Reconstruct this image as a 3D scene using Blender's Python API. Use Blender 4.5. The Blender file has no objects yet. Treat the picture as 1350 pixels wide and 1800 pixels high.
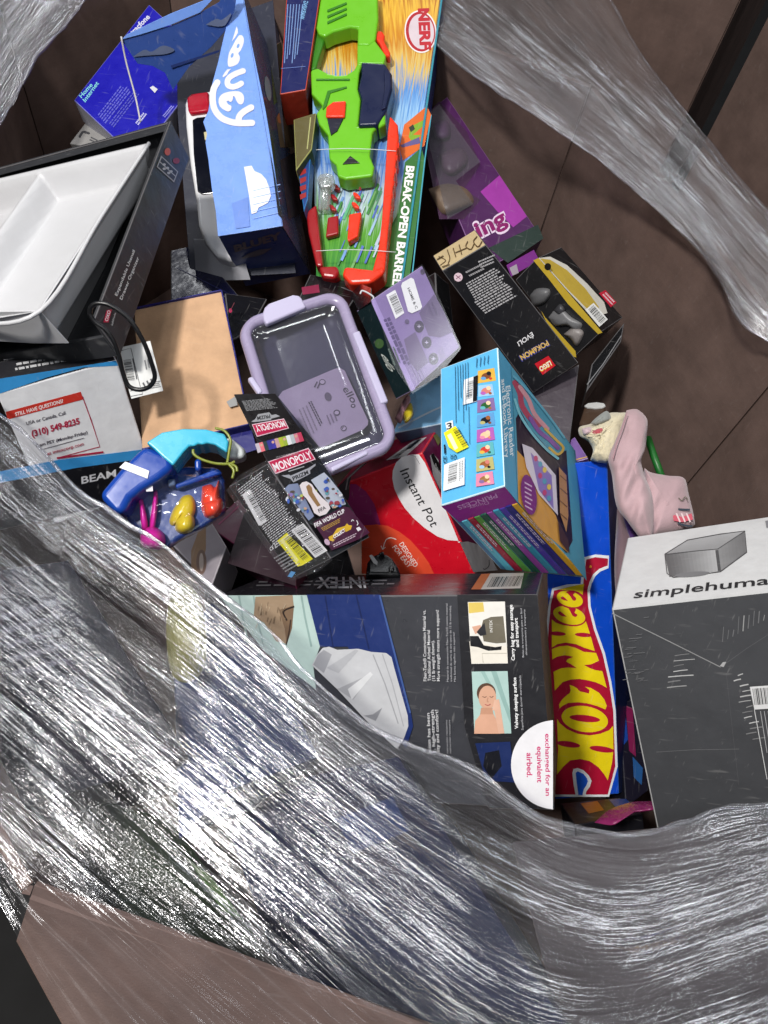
import bpy, bmesh, math, random
import numpy as np
from mathutils import Vector, Matrix
random.seed(7); rng = np.random.default_rng(7)
S = bpy.context.scene
COL = S.collection

# ------------------------------------------------------------------ camera, world, lamps, exposure
F = 1354.0                                   # focal length in photo pixels (1350 x 1800)
zc = np.array([.109, .503, .857]); zc /= np.linalg.norm(zc)
fwd = np.array([0, 0, -1.]); yc = fwd - (fwd @ zc) * zc; yc /= np.linalg.norm(yc); xc = np.cross(yc, zc)
RM = np.array([xc, yc, zc])
CP = np.array([0, 0, 1.85])
cam = bpy.data.cameras.new('camera'); cam_o = bpy.data.objects.new('camera', cam); COL.objects.link(cam_o)
mw = Matrix.Identity(4)
for i in range(3):
    for j in range(3): mw[i][j] = RM[i][j]
    mw[i][3] = CP[i]
cam_o.matrix_world = mw
cam.sensor_fit = 'VERTICAL'; cam.sensor_height = 24; cam.lens = 24 * F / 1800; cam.clip_start = .02; cam.clip_end = 60
S.camera = cam_o
w = bpy.data.worlds.new('World'); S.world = w; w.use_nodes = True
w.node_tree.nodes['Background'].inputs[0].default_value = (.80, .86, 1, 1)
w.node_tree.nodes['Background'].inputs[1].default_value = .036
def lamp(name, loc, tgt, power, size, col=(1, 1, 1), sy=None):
    l = bpy.data.lights.new(name, 'AREA'); l.energy = power; l.color = col
    l.shape = 'RECTANGLE' if sy else 'DISK'; l.size = size
    if sy: l.size_y = sy
    o = bpy.data.objects.new(name, l); COL.objects.link(o); o.location = loc
    o.rotation_euler = (Vector(tgt) - Vector(loc)).to_track_quat('-Z', 'Y').to_euler()
lamp('added_glint_lamp_near', (-1.05, .62, 4.5), (-.25, .6, .9), 22, .30, (1, .98, .96))  # unseen lamp added for the bright glints on the lower film
lamp('ceiling_lamp_key', (-1.15, -.42, 3.9), (0, .8, .9), 120, .30, (1, .97, .93))
for lx, ly, pw in ((-2.6, 2.6, 9), (-.7, 3.0, 9), (1.3, 3.0, 9), (2.9, 2.2, 12), (1.6, .8, 15), (3.2, -.4, 6), (1.2, -1.8, 14), (-.4, -1.6, 18), (-2.7, -.2, 7), (-2.6, 1.2, 6)):
    lamp('added_glint_lamp', (lx, ly, 4.5), (lx * .3, .6 + ly * .2, .9), pw, .10, (.93, .96, 1), 1.2)  # unseen lamps, added to scatter glints over the film and fill the sides
for lx, ly in ((-2.2, 6.6), (1.0, 7.4), (3.9, 6.2)): lamp('added_glint_lamp', (lx, ly, 4.5), (lx * .2, 1.4, 1), 36, .16, (.95, .97, 1), .9)  # unseen far row, added so the upper film band glints
S.view_settings.view_transform = 'Standard'; S.view_settings.look = 'None'; S.view_settings.gamma = 1
S.view_settings.exposure = 0.0
S.cycles.use_denoising = True
S.cycles.max_bounces = 10; S.cycles.transparent_max_bounces = 24
S.cycles.caustics_reflective = False; S.cycles.caustics_refractive = False

# ------------------------------------------------------------------ geometry helpers
def ray(px, py): return RM @ np.array([(px - 675) / F, -(py - 900) / F, -1.])
def W(px, py, d): return CP + d * ray(px, py)
def PH(px, py, z):
    r = ray(px, py); return CP + r * ((z - CP[2]) / r[2])
class Plane:
    def __init__(s, a, b, c):
        s.o = np.array(a, float); n = np.cross(np.array(b) - s.o, np.array(c) - s.o); n /= np.linalg.norm(n)
        if n @ (CP - s.o) < 0: n = -n
        s.n = n
    def at(s, px, py, off=0.):
        r = ray(px, py); return CP + r * ((s.n @ (s.o - CP) + off) / (s.n @ r))
def pl3(*t): return Plane(*[W(*q) for q in t])          # three (px, py, depth)
def zplane(z): return Plane((0, 0, z), (1, 0, z), (0, 1, z))

KIDS = {}
def link(o, parent=None):
    COL.objects.link(o)
    if parent is not None: o.parent = parent
    return o
def thing(name, label, cat, base, group=None):
    o = bpy.data.objects.new(name, None); o.location = Vector(base); o.empty_display_size = .05
    o['label'] = label; o['category'] = cat
    if group: o['group'] = group
    return link(o)
def mesh(name, v, f, mats, parent=None, mi=None, smooth=False, bevel=0, seg=2, edge_mat=None, recalc=True, uv=None, solid=0, label=None):
    off = np.array(parent.matrix_basis.translation) if parent is not None and parent.parent is None else np.zeros(3)
    if parent is not None and parent.parent is not None: off = np.array(parent.parent.matrix_basis.translation) 
    v = np.asarray(v, float) - off
    me = bpy.data.meshes.new(name); me.from_pydata([tuple(p) for p in v], [], [tuple(int(i) for i in q) for q in f])
    if not isinstance(mats, (list, tuple)): mats = [mats]
    for m in mats: me.materials.append(m)
    if mi is not None: me.polygons.foreach_set('material_index', list(mi))
    if uv is not None:
        l = me.uv_layers.new(name='UVMap')
        vi = np.zeros(len(me.loops), int); me.loops.foreach_get('vertex_index', vi)
        l.data.foreach_set('uv', np.asarray(uv)[vi].ravel())
    if recalc:
        bm = bmesh.new(); bm.from_mesh(me); bmesh.ops.recalc_face_normals(bm, faces=bm.faces); bm.to_mesh(me); bm.free()
    if smooth: me.polygons.foreach_set('use_smooth', [True] * len(me.polygons))
    me.update()
    o = link(bpy.data.objects.new(name, me), parent)
    if parent is not None: KIDS.setdefault(parent.name, []).append(o)
    if label: o['label'] = label
    if solid:
        m = o.modifiers.new('thickness', 'SOLIDIFY'); m.thickness = solid; m.offset = 0
    if bevel:
        m = o.modifiers.new('edges', 'BEVEL'); m.width = bevel; m.segments = seg; m.limit_method = 'ANGLE'; m.angle_limit = .6
        if edge_mat is not None: me.materials.append(edge_mat); m.material = len(me.materials) - 1
    return o

# ------------------------------------------------------------------ materials
def lin(c): return tuple((x / 255 / 12.92) if x / 255 <= .04045 else ((x / 255 + .055) / 1.055) ** 2.4 for x in c)
MATS = {}
def N(nt, t, **k):
    n = nt.nodes.new(t)
    for a, b in k.items(): setattr(n, a, b)
    return n
def M(name, rgb, rough=.42, var=.10, bump=.35, bscale=22, coat=0., metal=0., spec=.45, fine=0., alpha=1., trans=0., sheen=0., scuff=0.):
    key = name
    if key in MATS: return MATS[key]
    m = bpy.data.materials.new(name); m.use_nodes = True; nt = m.node_tree; b = nt.nodes['Principled BSDF']
    c = lin(rgb)
    tc = N(nt, 'ShaderNodeTexCoord')
    n1 = N(nt, 'ShaderNodeTexNoise'); n1.inputs['Scale'].default_value = bscale * 1.7; n1.inputs['Detail'].default_value = 6; n1.inputs['Roughness'].default_value = .65
    nt.links.new(tc.outputs['Object'], n1.inputs['Vector'])
    mr = N(nt, 'ShaderNodeMapRange'); mr.inputs['From Min'].default_value = .3; mr.inputs['From Max'].default_value = .7
    mr.inputs['To Min'].default_value = 1 - var; mr.inputs['To Max'].default_value = 1 + var * .6
    nt.links.new(n1.outputs['Fac'], mr.inputs['Value'])
    mx = N(nt, 'ShaderNodeMix', data_type='RGBA', blend_type='MULTIPLY'); mx.inputs['Factor'].default_value = 1
    mx.inputs[6].default_value = (*c, 1); nt.links.new(mr.outputs['Result'], mx.inputs[7])
    nt.links.new(mx.outputs[2], b.inputs['Base Color'])
    rr = N(nt, 'ShaderNodeMapRange'); rr.inputs['To Min'].default_value = max(.03, rough - .12); rr.inputs['To Max'].default_value = min(1, rough + .14)
    nt.links.new(n1.outputs['Fac'], rr.inputs['Value']); nt.links.new(rr.outputs['Result'], b.inputs['Roughness'])
    b.inputs['Specular IOR Level'].default_value = spec; b.inputs['Metallic'].default_value = metal
    b.inputs['Coat Weight'].default_value = coat; b.inputs['Coat Roughness'].default_value = .12
    b.inputs['Transmission Weight'].default_value = trans; b.inputs['Alpha'].default_value = alpha
    if sheen: b.inputs['Sheen Weight'].default_value = sheen
    if bump:
        n2 = N(nt, 'ShaderNodeTexNoise'); n2.inputs['Scale'].default_value = bscale; n2.inputs['Detail'].default_value = 3
        nt.links.new(tc.outputs['Object'], n2.inputs['Vector'])
        bp = N(nt, 'ShaderNodeBump'); bp.inputs['Strength'].default_value = bump; bp.inputs['Distance'].default_value = .004
        nt.links.new(n2.outputs['Fac'], bp.inputs['Height']); last = bp
        if fine:
            n3 = N(nt, 'ShaderNodeTexNoise'); n3.inputs['Scale'].default_value = 420; n3.inputs['Detail'].default_value = 2
            nt.links.new(tc.outputs['Object'], n3.inputs['Vector'])
            b2 = N(nt, 'ShaderNodeBump'); b2.inputs['Strength'].default_value = fine; b2.inputs['Distance'].default_value = .0015
            nt.links.new(n3.outputs['Fac'], b2.inputs['Height']); nt.links.new(bp.outputs['Normal'], b2.inputs['Normal']); last = b2
        nt.links.new(last.outputs['Normal'], b.inputs['Normal'])
    if scuff:
        acc = None
        for sc3, off in (((260, 14, 60), 0.), ((22, 240, 40), 5.)):
            mp = N(nt, 'ShaderNodeMapping'); mp.inputs['Scale'].default_value = sc3; mp.inputs['Rotation'].default_value = (.4 + off, .9, .5 + off); mp.inputs['Location'].default_value = (off, off, 0)
            n4 = N(nt, 'ShaderNodeTexNoise'); n4.inputs['Scale'].default_value = 1; n4.inputs['Detail'].default_value = 2; nt.links.new(tc.outputs['Object'], mp.inputs[0]); nt.links.new(mp.outputs[0], n4.inputs['Vector'])
            r4 = N(nt, 'ShaderNodeMapRange'); r4.inputs['From Min'].default_value = .66; r4.inputs['From Max'].default_value = .76; r4.inputs['To Max'].default_value = scuff; nt.links.new(n4.outputs['Fac'], r4.inputs['Value'])
            if acc is None: acc = r4.outputs[0]
            else:
                ad = N(nt, 'ShaderNodeMath', operation='MAXIMUM'); nt.links.new(acc, ad.inputs[0]); nt.links.new(r4.outputs[0], ad.inputs[1]); acc = ad.outputs[0]
        m5 = N(nt, 'ShaderNodeMix', data_type='RGBA'); nt.links.new(acc, m5.inputs['Factor']); nt.links.new(mx.outputs[2], m5.inputs[6]); m5.inputs[7].default_value = (.45, .44, .43, 1)
        nt.links.new(m5.outputs[2], b.inputs['Base Color'])
    MATS[key] = m
    return m
_ci = {}
def I(rgb, rough=.40):                     # a printing ink of a given colour
    k = (tuple(rgb), rough)
    if k not in _ci: _ci[k] = M('ink_%d_%d_%d_%d' % (*rgb, int(rough * 100)), rgb, rough, var=.07, bump=.38, scuff=.16)
    return _ci[k]
def cardboard(name, rgb, flute=True):
    if name in MATS: return MATS[name]
    m = M(name, rgb, .78, var=.26, bump=.35, bscale=7, spec=.25, fine=.25, scuff=.05)
    nt = m.node_tree; b = nt.nodes['Principled BSDF']
    tc = N(nt, 'ShaderNodeTexCoord'); mp = N(nt, 'ShaderNodeMapping'); mp.inputs['Scale'].default_value = (7, 7, 120)
    n = N(nt, 'ShaderNodeTexNoise'); n.inputs['Scale'].default_value = 1.5; n.inputs['Detail'].default_value = 5
    nt.links.new(tc.outputs['Object'], mp.inputs['Vector']); nt.links.new(mp.outputs[0], n.inputs['Vector'])
    src = b.inputs['Base Color'].links[0].from_socket
    mr = N(nt, 'ShaderNodeMapRange'); mr.inputs['To Min'].default_value = .93; mr.inputs['To Max'].default_value = 1.07
    nt.links.new(n.outputs['Fac'], mr.inputs['Value'])
    mx = N(nt, 'ShaderNodeMix', data_type='RGBA', blend_type='MULTIPLY'); mx.inputs['Factor'].default_value = 1
    nt.links.new(src, mx.inputs[6]); nt.links.new(mr.outputs['Result'], mx.inputs[7]); nt.links.new(mx.outputs[2], b.inputs['Base Color'])
    return m
def clear(name, rgb, haze=.10, gloss=.12, rough=.08, bump=.5, bscale=35, edge=.45):
    """thin clear plastic: see-through, with a glossy skin that grows at grazing angles and a little haze"""
    if name in MATS: return MATS[name]
    m = bpy.data.materials.new(name); m.use_nodes = True; nt = m.node_tree; nt.nodes.clear()
    out = N(nt, 'ShaderNodeOutputMaterial'); tr = N(nt, 'ShaderNodeBsdfTransparent'); tr.inputs[0].default_value = (*rgb, 1)
    gl = N(nt, 'ShaderNodeBsdfGlossy'); gl.inputs['Roughness'].default_value = rough
    df = N(nt, 'ShaderNodeBsdfDiffuse'); df.inputs[0].default_value = (.75, .75, .78, 1)
    tc = N(nt, 'ShaderNodeTexCoord'); n = N(nt, 'ShaderNodeTexNoise'); n.inputs['Scale'].default_value = bscale; n.inputs['Detail'].default_value = 4
    nt.links.new(tc.outputs['Object'], n.inputs['Vector'])
    bp = N(nt, 'ShaderNodeBump'); bp.inputs['Strength'].default_value = bump; bp.inputs['Distance'].default_value = .006
    nt.links.new(n.outputs['Fac'], bp.inputs['Height']); nt.links.new(bp.outputs[0], gl.inputs['Normal'])
    lw = N(nt, 'ShaderNodeLayerWeight'); lw.inputs[0].default_value = .35
    mr = N(nt, 'ShaderNodeMapRange'); mr.inputs['To Min'].default_value = gloss; mr.inputs['To Max'].default_value = edge
    nt.links.new(lw.outputs['Facing'], mr.inputs['Value'])
    m1 = N(nt, 'ShaderNodeMixShader'); m1.inputs[0].default_value = haze
    nt.links.new(tr.outputs[0], m1.inputs[1]); nt.links.new(df.outputs[0], m1.inputs[2])
    m2 = N(nt, 'ShaderNodeMixShader'); nt.links.new(mr.outputs[0], m2.inputs[0]); nt.links.new(m1.outputs[0], m2.inputs[1]); nt.links.new(gl.outputs[0], m2.inputs[2])
    nt.links.new(m2.outputs[0], out.inputs[0])
    MATS[name] = m
    return m

WHITE = I((232, 232, 232)); BLACK = I((14, 14, 16)); CHAR = I((52, 53, 57))
WORN = M('worn_carton_edge', (150, 145, 140), .8, bump=.2)
WORND = M('scuffed_dark_edge', (88, 86, 88), .7, bump=.2)
KRAFT = cardboard('kraft_board', (196, 158, 124))
BROWN = cardboard('brown_corrugated_board', (106, 87, 80))

# ------------------------------------------------------------------ print on a flat face
_font = bpy.data.curves.new('type_setter', 'FONT'); _fo = bpy.data.objects.new('type_setter', _font); COL.objects.link(_fo)
_tc = {}
def glyphs(s, bold):
    k = (s, bold)
    if k not in _tc:
        _font.body = s; _font.size = 1; _font.resolution_u = 3; _font.offset = bold; _font.fill_mode = 'FRONT'
        dg = bpy.context.evaluated_depsgraph_get(); dg.update()
        me = bpy.data.meshes.new_from_object(_fo.evaluated_get(dg))
        v = np.array([p.co[:2] for p in me.vertices]).reshape(-1, 2); f = [tuple(p.vertices) for p in me.polygons]
        bpy.data.meshes.remove(me)
        if len(v): v = v - np.array([v[:, 0].min(), 0]); wd = v[:, 0].max()
        else: wd = 1
        _tc[k] = (v, f, wd)
    return _tc[k]
class Print:
    """flat printing on one face; positions read off the photograph and laid onto the face itself"""
    def __init__(s, plane, z0=.0004, dz=.00007): s.p = plane; s.v = []; s.f = []; s.mi = []; s.m = []; s.z = z0; s.dz = dz; s.map = lambda x, y: (x, y)
    def zoom(s, x0, y0, k): s.map = lambda x, y: (x0 + x / k, y0 + y / k); return s
    def _mat(s, m):
        if not isinstance(m, bpy.types.Material): m = I(m)
        if m not in s.m: s.m.append(m)
        return s.m.index(m)
    def P(s, q): return s.p.at(*s.map(*q), s.z)
    def _add(s, pts, faces, m):
        k = len(s.v); s.v += [tuple(p) for p in pts]; s.f += [tuple(i + k for i in f) for f in faces]; s.mi += [s._mat(m)] * len(faces)
    def poly(s, pts, m):
        s._add([s.P(q) for q in pts], [range(len(pts))], m); s.z += s.dz; return s
    def ell(s, c, rx, ry, m, n=28, rot=0, a0=0, a1=360):
        cr, sr = math.cos(math.radians(rot)), math.sin(math.radians(rot)); pts = []
        for i in range(n):
            a = math.radians(a0 + (a1 - a0) * i / (n if a1 - a0 == 360 else n - 1)); x, y = rx * math.cos(a), ry * math.sin(a)
            pts.append((c[0] + x * cr - y * sr, c[1] + x * sr + y * cr))
        return s.poly(pts, m)
    def line(s, pts, wd, m):
        pts = [np.array(q, float) for q in pts]; L = []; Rr = []
        for i, q in enumerate(pts):
            a = pts[max(0, i - 1)]; b = pts[min(len(pts) - 1, i + 1)]; t = b - a; t /= max(1e-6, np.linalg.norm(t)); nn = np.array([-t[1], t[0]]) * wd / 2
            L.append(q + nn); Rr.append(q - nn)
        k = len(pts); s._add([s.P(q) for q in L + Rr], [(i, i + 1, k + i + 1, k + i) for i in range(k - 1)], m)
        s.z += s.dz
        return s
    def brush(s, pts, wd, m):                       # a rounded stroke
        pts = smooth2(pts, 5); s.line(pts, wd, m); z = s.z
        for q in (pts[0], pts[-1]): s.ell(q, wd / 2, wd / 2, m, 14)
        return s
    def text(s, body, p0, p1, p2, m, bold=.0, cap=.72):
        v, f, wd = glyphs(body, bold)
        if not len(v): return s
        a = s.P(p0); ex = (s.P(p1) - a) / wd; ey = (s.P(p2) - a) / cap
        s._add([a + ex * x + ey * y for x, y in v], f, m); s.z += s.dz; return s
    def rows(s, q, n, m, fill=.5, words=True, seed=0):
        """lines of print too small to read: q = start, end of first line, start of last line"""
        r = random.Random(seed); a, b, c = [np.array(t, float) for t in q]; u = b - a; d = (c - a) / max(1, n - 1)
        h = d * fill
        pts = []; fs = []
        for i in range(n):
            x = 0; end = r.uniform(.8, 1.) if words else 1
            while x < end:
                w_ = min(r.uniform(.04, .12) if words else 1, end - x); o = a + d * i + u * x
                k = len(pts); pts += [o, o + u * w_, o + u * w_ + h, o + h]; fs.append((k, k + 1, k + 2, k + 3)); x += w_ + .022
        s._add([s.P(p) for p in pts], fs, m); s.z += s.dz; return s
    def bars(s, a, b, c, m=None, n=26, seed=1):
        """barcode: bars stand along a->c, stacked from a to b"""
        r = random.Random(seed); a, b, c = [np.array(t, float) for t in (a, b, c)]; x = 0; pts = []; fs = []
        while x < 1:
            w_ = r.choice((.012, .02, .03, .04)); k = len(pts); o = a + (b - a) * x; e = (b - a) * min(w_, 1 - x)
            pts += [o, o + e, o + e + c - a, o + c - a]; fs.append((k, k + 1, k + 2, k + 3)); x += w_ + r.choice((.015, .022, .035))
        s._add([s.P(p) for p in pts], fs, m or BLACK); s.z += s.dz; return s
    def build(s, name, parent, label=None, on=None):
        if parent.parent is None and parent.type == 'EMPTY':           # print belongs to the piece it is printed on
            kids = KIDS.get(parent.name, []); parent = next((k for k in kids if on and k.name.split('.')[0] == on), kids[0] if kids else parent)
        return mesh(name, s.v, s.f, s.m, parent, s.mi, recalc=False, label=label)
def smooth2(pts, n=6):
    p = [np.array(q, float) for q in pts]; p = [2 * p[0] - p[1]] + p + [2 * p[-1] - p[-2]]; o = []
    for i in range(1, len(p) - 2):
        for k in range(n):
            t = k / n; o.append(.5 * (2 * p[i] + (p[i + 1] - p[i - 1]) * t + (2 * p[i - 1] - 5 * p[i] + 4 * p[i + 1] - p[i + 2]) * t * t + (3 * p[i] - p[i - 1] - 3 * p[i + 1] + p[i + 2]) * t ** 3))
    o.append(p[-2]); return o

# ------------------------------------------------------------------ solids
class Hexa:
    """a carton: near corner plus three edges, each as (px, py, depth); extra corners by pixel"""
    def __init__(s, p0, e0, e1, e2, extra=None):
        c = {}; c[0, 0, 0] = W(*p0); c[1, 0, 0] = W(*e0); c[0, 1, 0] = W(*e1); c[0, 0, 1] = W(*e2)
        o = c[0, 0, 0]; s.f01 = Plane(o, c[1, 0, 0], c[0, 1, 0]); s.f02 = Plane(o, c[1, 0, 0], c[0, 0, 1]); s.f12 = Plane(o, c[0, 1, 0], c[0, 0, 1])
        ex = extra or {}
        for k, pl in (((1, 1, 0), s.f01), ((1, 0, 1), s.f02), ((0, 1, 1), s.f12)):
            c[k] = pl.at(*ex[k]) if k in ex else sum(c[tuple(int(i == j) for j in range(3))] * k[i] for i in range(3)) - o * (sum(k) - 1)
        c[1, 1, 1] = c[1, 1, 0] + (c[1, 0, 1] - c[1, 0, 0] + c[0, 1, 1] - c[0, 1, 0]) / 2
        s.c = c
        s.center = sum(c.values()) / 8
        s.base = np.array([s.center[0], s.center[1], min(p[2] for p in c.values())])
    def build(s, parent, name, mats, bevel=.0016, edge=None):
        """mats: [f01, f02, f12, rest]"""
        k = list(s.c); ix = {q: i for i, q in enumerate(k)}; q = lambda *a: [ix[t] for t in a]
        f = [q((0,0,0),(1,0,0),(1,1,0),(0,1,0)), q((0,0,0),(1,0,0),(1,0,1),(0,0,1)), q((0,0,0),(0,1,0),(0,1,1),(0,0,1)),
             q((0,0,1),(1,0,1),(1,1,1),(0,1,1)), q((0,1,0),(1,1,0),(1,1,1),(0,1,1)), q((1,0,0),(1,1,0),(1,1,1),(1,0,1))]
        um = []; 
        for m in mats:
            if m not in um: um.append(m)
        mi = [um.index(mats[0]), um.index(mats[1]), um.index(mats[2])] + [um.index(mats[3])] * 3
        return mesh(name, [s.c[t] for t in k], f, um, parent, mi, bevel=bevel, edge_mat=edge)
def quad_box(quad, d, t):
    """a carton from one face: four pixel corners, depths of the first three, thickness backwards"""
    a, b, c = [W(*quad[i], d[i]) for i in range(3)]; pl = Plane(a, b, c); pts = [a, b, c, pl.at(*quad[3])]
    return pl, pts + [p - pl.n * t for p in pts]
def box8(pts, parent, name, front, side, bevel=.0016, edge=None):
    f = [(0, 1, 2, 3), (4, 5, 6, 7), (0, 1, 5, 4), (1, 2, 6, 5), (2, 3, 7, 6), (3, 0, 4, 7)]
    return mesh(name, pts, f, [front, side], parent, [0, 1, 1, 1, 1, 1], bevel=bevel, edge_mat=edge)
def base_of(pts): p = np.array(pts); return np.array([p[:, 0].mean(), p[:, 1].mean(), p[:, 2].min()])
def slab(parent, name, plane, poly, z0, t, mat, bevel=.002, seg=3, mp=None, smooth=False, label=None):
    """an outlined solid piece, t thick, standing z0 off the plane"""
    if mp: poly = [mp(*q) for q in poly]
    a = [plane.at(*q, z0 + t) for q in poly]; b = [p - plane.n * t for p in a]; n = len(a)
    f = [tuple(range(n)), tuple(range(2 * n - 1, n - 1, -1))] + [(i, (i + 1) % n, n + (i + 1) % n, n + i) for i in range(n)]
    return mesh(name, a + b, f, mat, parent, bevel=bevel, seg=seg, smooth=smooth, label=label)
def puff(parent, name, plane, poly, t, mat, rings=10, z0=0, noise=0, mp=None, power=.5, flat=.15, n=6, label=None, wr=0, wf=.07):
    """a soft stuffed shape: outline swelling towards its middle"""
    if mp: poly = [mp(*q) for q in poly]
    o = smooth2(list(poly) + [poly[0]], n)[:-1]; o = [np.array(q) for q in o]; c = sum(o) / len(o); m = len(o); v = []; uvs = []
    for sgn in (1, -1):
        for i in range(rings):
            s_ = 1 - i / rings; h = t * (1 - s_ ** 2.4) ** power * (1 if sgn > 0 else flat)
            for j, q in enumerate(o):
                pt = c + (q - c) * s_; hh = h + (noise * rng.normal() if noise and i else 0) + (wr * (1 - s_ ** 6) * float(noise2(np.array([pt[0] * wf + pt[1] * wf * .4]), np.array([pt[1] * wf * .35]), 77)[0]) if wr else 0)
                v.append(plane.at(*pt, z0 + sgn * hh))
    f = []
    for sgn in range(2):
        b = sgn * rings * m
        for i in range(rings - 1):
            for j in range(m): f.append((b + i * m + j, b + i * m + (j + 1) % m, b + (i + 1) * m + (j + 1) % m, b + (i + 1) * m + j))
        v.append(plane.at(*c, z0 + (t if sgn == 0 else -t * flat))); k = len(v) - 1
        for j in range(m): f.append((b + (rings - 1) * m + j, b + (rings - 1) * m + (j + 1) % m, k))
    bm_o = mesh(name, v, f, mat, parent, smooth=True, label=label)
    return bm_o
def tube(parent, name, pts, r, mat, closed=False, n=10, label=None):
    pts = [np.array(p, float) for p in pts]; k = len(pts); v = []; f = []
    up = np.array([0, 0, 1.])
    for i, p in enumerate(pts):
        a = pts[(i - 1) % k] if closed or i else p; b = pts[(i + 1) % k] if closed or i < k - 1 else p
        t = b - a; t /= np.linalg.norm(t); x = np.cross(t, up); x /= max(1e-6, np.linalg.norm(x)); y = np.cross(t, x)
        rr = r[i] if hasattr(r, '__len__') else r
        for j in range(n): an = 2 * math.pi * j / n; v.append(p + rr * (x * math.cos(an) + y * math.sin(an)))
    for i in range(k if closed else k - 1):
        for j in range(n): f.append((i * n + j, i * n + (j + 1) % n, ((i + 1) % k) * n + (j + 1) % n, ((i + 1) % k) * n + j))
    if not closed: f += [tuple(range(n)), tuple(range((k - 1) * n, k * n))]
    return mesh(name, v, f, mat, parent, smooth=True, label=label)
def noise2(u, v, seed):
    r = np.random.default_rng(seed); G = r.uniform(-1, 1, (256, 256)); iu = np.floor(u).astype(int); iv = np.floor(v).astype(int); fu = u - iu; fv = v - iv
    fu = fu * fu * (3 - 2 * fu); fv = fv * fv * (3 - 2 * fv); g = lambda a, b: G[a % 256, b % 256]
    return (g(iu, iv) * (1 - fu) + g(iu + 1, iv) * fu) * (1 - fv) + (g(iu, iv + 1) * (1 - fu) + g(iu + 1, iv + 1) * fu) * fv

# ================================================================== SETTING
fl = mesh('floor', [(-30, -30, 0), (30, -30, 0), (30, 30, 0), (-30, 30, 0)], [(0, 1, 2, 3)], M('concrete_floor', (13, 12, 12), .85, var=.3, bscale=3)); fl['kind'] = 'structure'

RIM = 1.03
ring = [(-.907, 1.409), (-.707, 1.751), (.217, 1.524), (.57, .931), (.75, -.10), tuple(PH(60, 1555, RIM)[:2]), (-.66, .42)]
bn = thing('cardboard_bin', 'large brown cardboard bin holding the heap of boxed goods', 'bin', (0, .9, 0), 'brown cardboard bins')
T = .012
ct = np.mean(np.array(ring), axis=0)
for i in range(7):
    a = np.array(ring[i]); b = np.array(ring[(i + 1) % 7]); d = (b - a) / np.linalg.norm(b - a); n = np.array([d[1], -d[0]])
    if n @ (ct - a) > 0: n = -n
    g = .0022
    K = 14; v = []; f = []
    for s_ in (0, 1):
        for k in range(K + 1):
            t = k / K; q = a + d * g + (b - a - 2 * g * d) * t
            bow = n * (.010 * math.sin(math.pi * t) * (1 if i % 2 else -.6))
            for z in (.13, .5, .8, RIM): v.append((*(q + n * T * s_ + bow * (z / RIM)), z))
    m4 = 4; half = (K + 1) * m4
    for s_ in (0, 1):
        for k in range(K):
            for r in range(3): f.append((s_ * half + k * m4 + r, s_ * half + (k + 1) * m4 + r, s_ * half + (k + 1) * m4 + r + 1, s_ * half + k * m4 + r + 1))
    for k in range(K):
        for r in (0, 3): f.append((k * m4 + r, (k + 1) * m4 + r, half + (k + 1) * m4 + r, half + k * m4 + r))
    for k in (0, K):
        for r in range(3): f.append((k * m4 + r, k * m4 + r + 1, half + k * m4 + r + 1, half + k * m4 + r))
    mesh('wall_panel', v, f, BROWN, bn, smooth=False)
    # the fold between two panels: a narrow crushed rib set back behind the faces
    P = np.array(ring[i]); mesh('crease', [(*(P + n * .007 + np.array(o)), z) for z in (.13, RIM - .002) for o in ((-.004, -.004), (.004, -.004), (.004, .004), (-.004, .004))],
        [(0, 1, 2, 3), (4, 5, 6, 7), (0, 1, 5, 4), (1, 2, 6, 5), (2, 3, 7, 6), (3, 0, 4, 7)], BROWN, bn)
mesh('bottom_panel', [(*p, .12) for p in ring] + [(*p, .13) for p in ring], [tuple(range(7)), tuple(range(7, 14))] + [(i, (i + 1) % 7, 7 + (i + 1) % 7, 7 + i) for i in range(7)], BROWN, bn)
for y in (.3, .9, 1.45): mesh('pallet_runner', [(x, y + o, z) for z in (.0, .118) for x, o in ((-.6, -.05), (.5, -.05), (.5, .05), (-.6, .05))], [(0, 1, 2, 3), (4, 5, 6, 7), (0, 1, 5, 4), (1, 2, 6, 5), (2, 3, 7, 6), (3, 0, 4, 7)], M('pallet_wood', (140, 110, 80), .8), bn)
# outward-folded top flap on the near side
fpl = Plane(PH(60, 1555, RIM), PH(720, 1800, RIM + .004), W(118, 1800, .76))
slab(bn, 'flap', fpl, [(60, 1556), (300, 1640), (520, 1722), (760, 1815), (900, 1870), (700, 2050), (180, 1960), (116, 1815), (72, 1735), (28, 1655)], 0, .006, BROWN, .001)

def big_bin(name, label, cpx, z, depth, d1, d2, h=1.75):
    c = W(*cpx, depth)[:2]; d1 = np.array(d1) / np.linalg.norm(d1); d2 = np.array(d2) / np.linalg.norm(d2)
    q = [c, c + d1 * 1.1, c + d1 * 1.1 + d2 * 1.1, c + d2 * 1.1]
    r = thing(name, label, 'bin', (*q[0], 0), 'brown cardboard bins')
    for i in range(4):
        a, b = q[i], q[(i + 1) % 4]; n = (sum(q) / 4 - (a + b) / 2); n /= np.linalg.norm(n); t = (b - a) / np.linalg.norm(b - a)
        a = a + t * .002; b = b - t * .002
        v = [(*p, zz) for zz in (0.0, h) for p in (a, b, b + n * .008 - t * .009, a + n * .008 + t * .009)]
        mesh('wall_panel', v, [(0, 1, 2, 3), (4, 5, 6, 7), (0, 1, 5, 4), (1, 2, 6, 5), (2, 3, 7, 6), (3, 0, 4, 7)], BROWN, r, bevel=.003)
    return r
big_bin('cardboard_bin', 'tall brown cardboard bin behind, its corner at the dark slit', (1252, 107), 0, 1.95, (-1, .35), (.35, 1))
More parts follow.
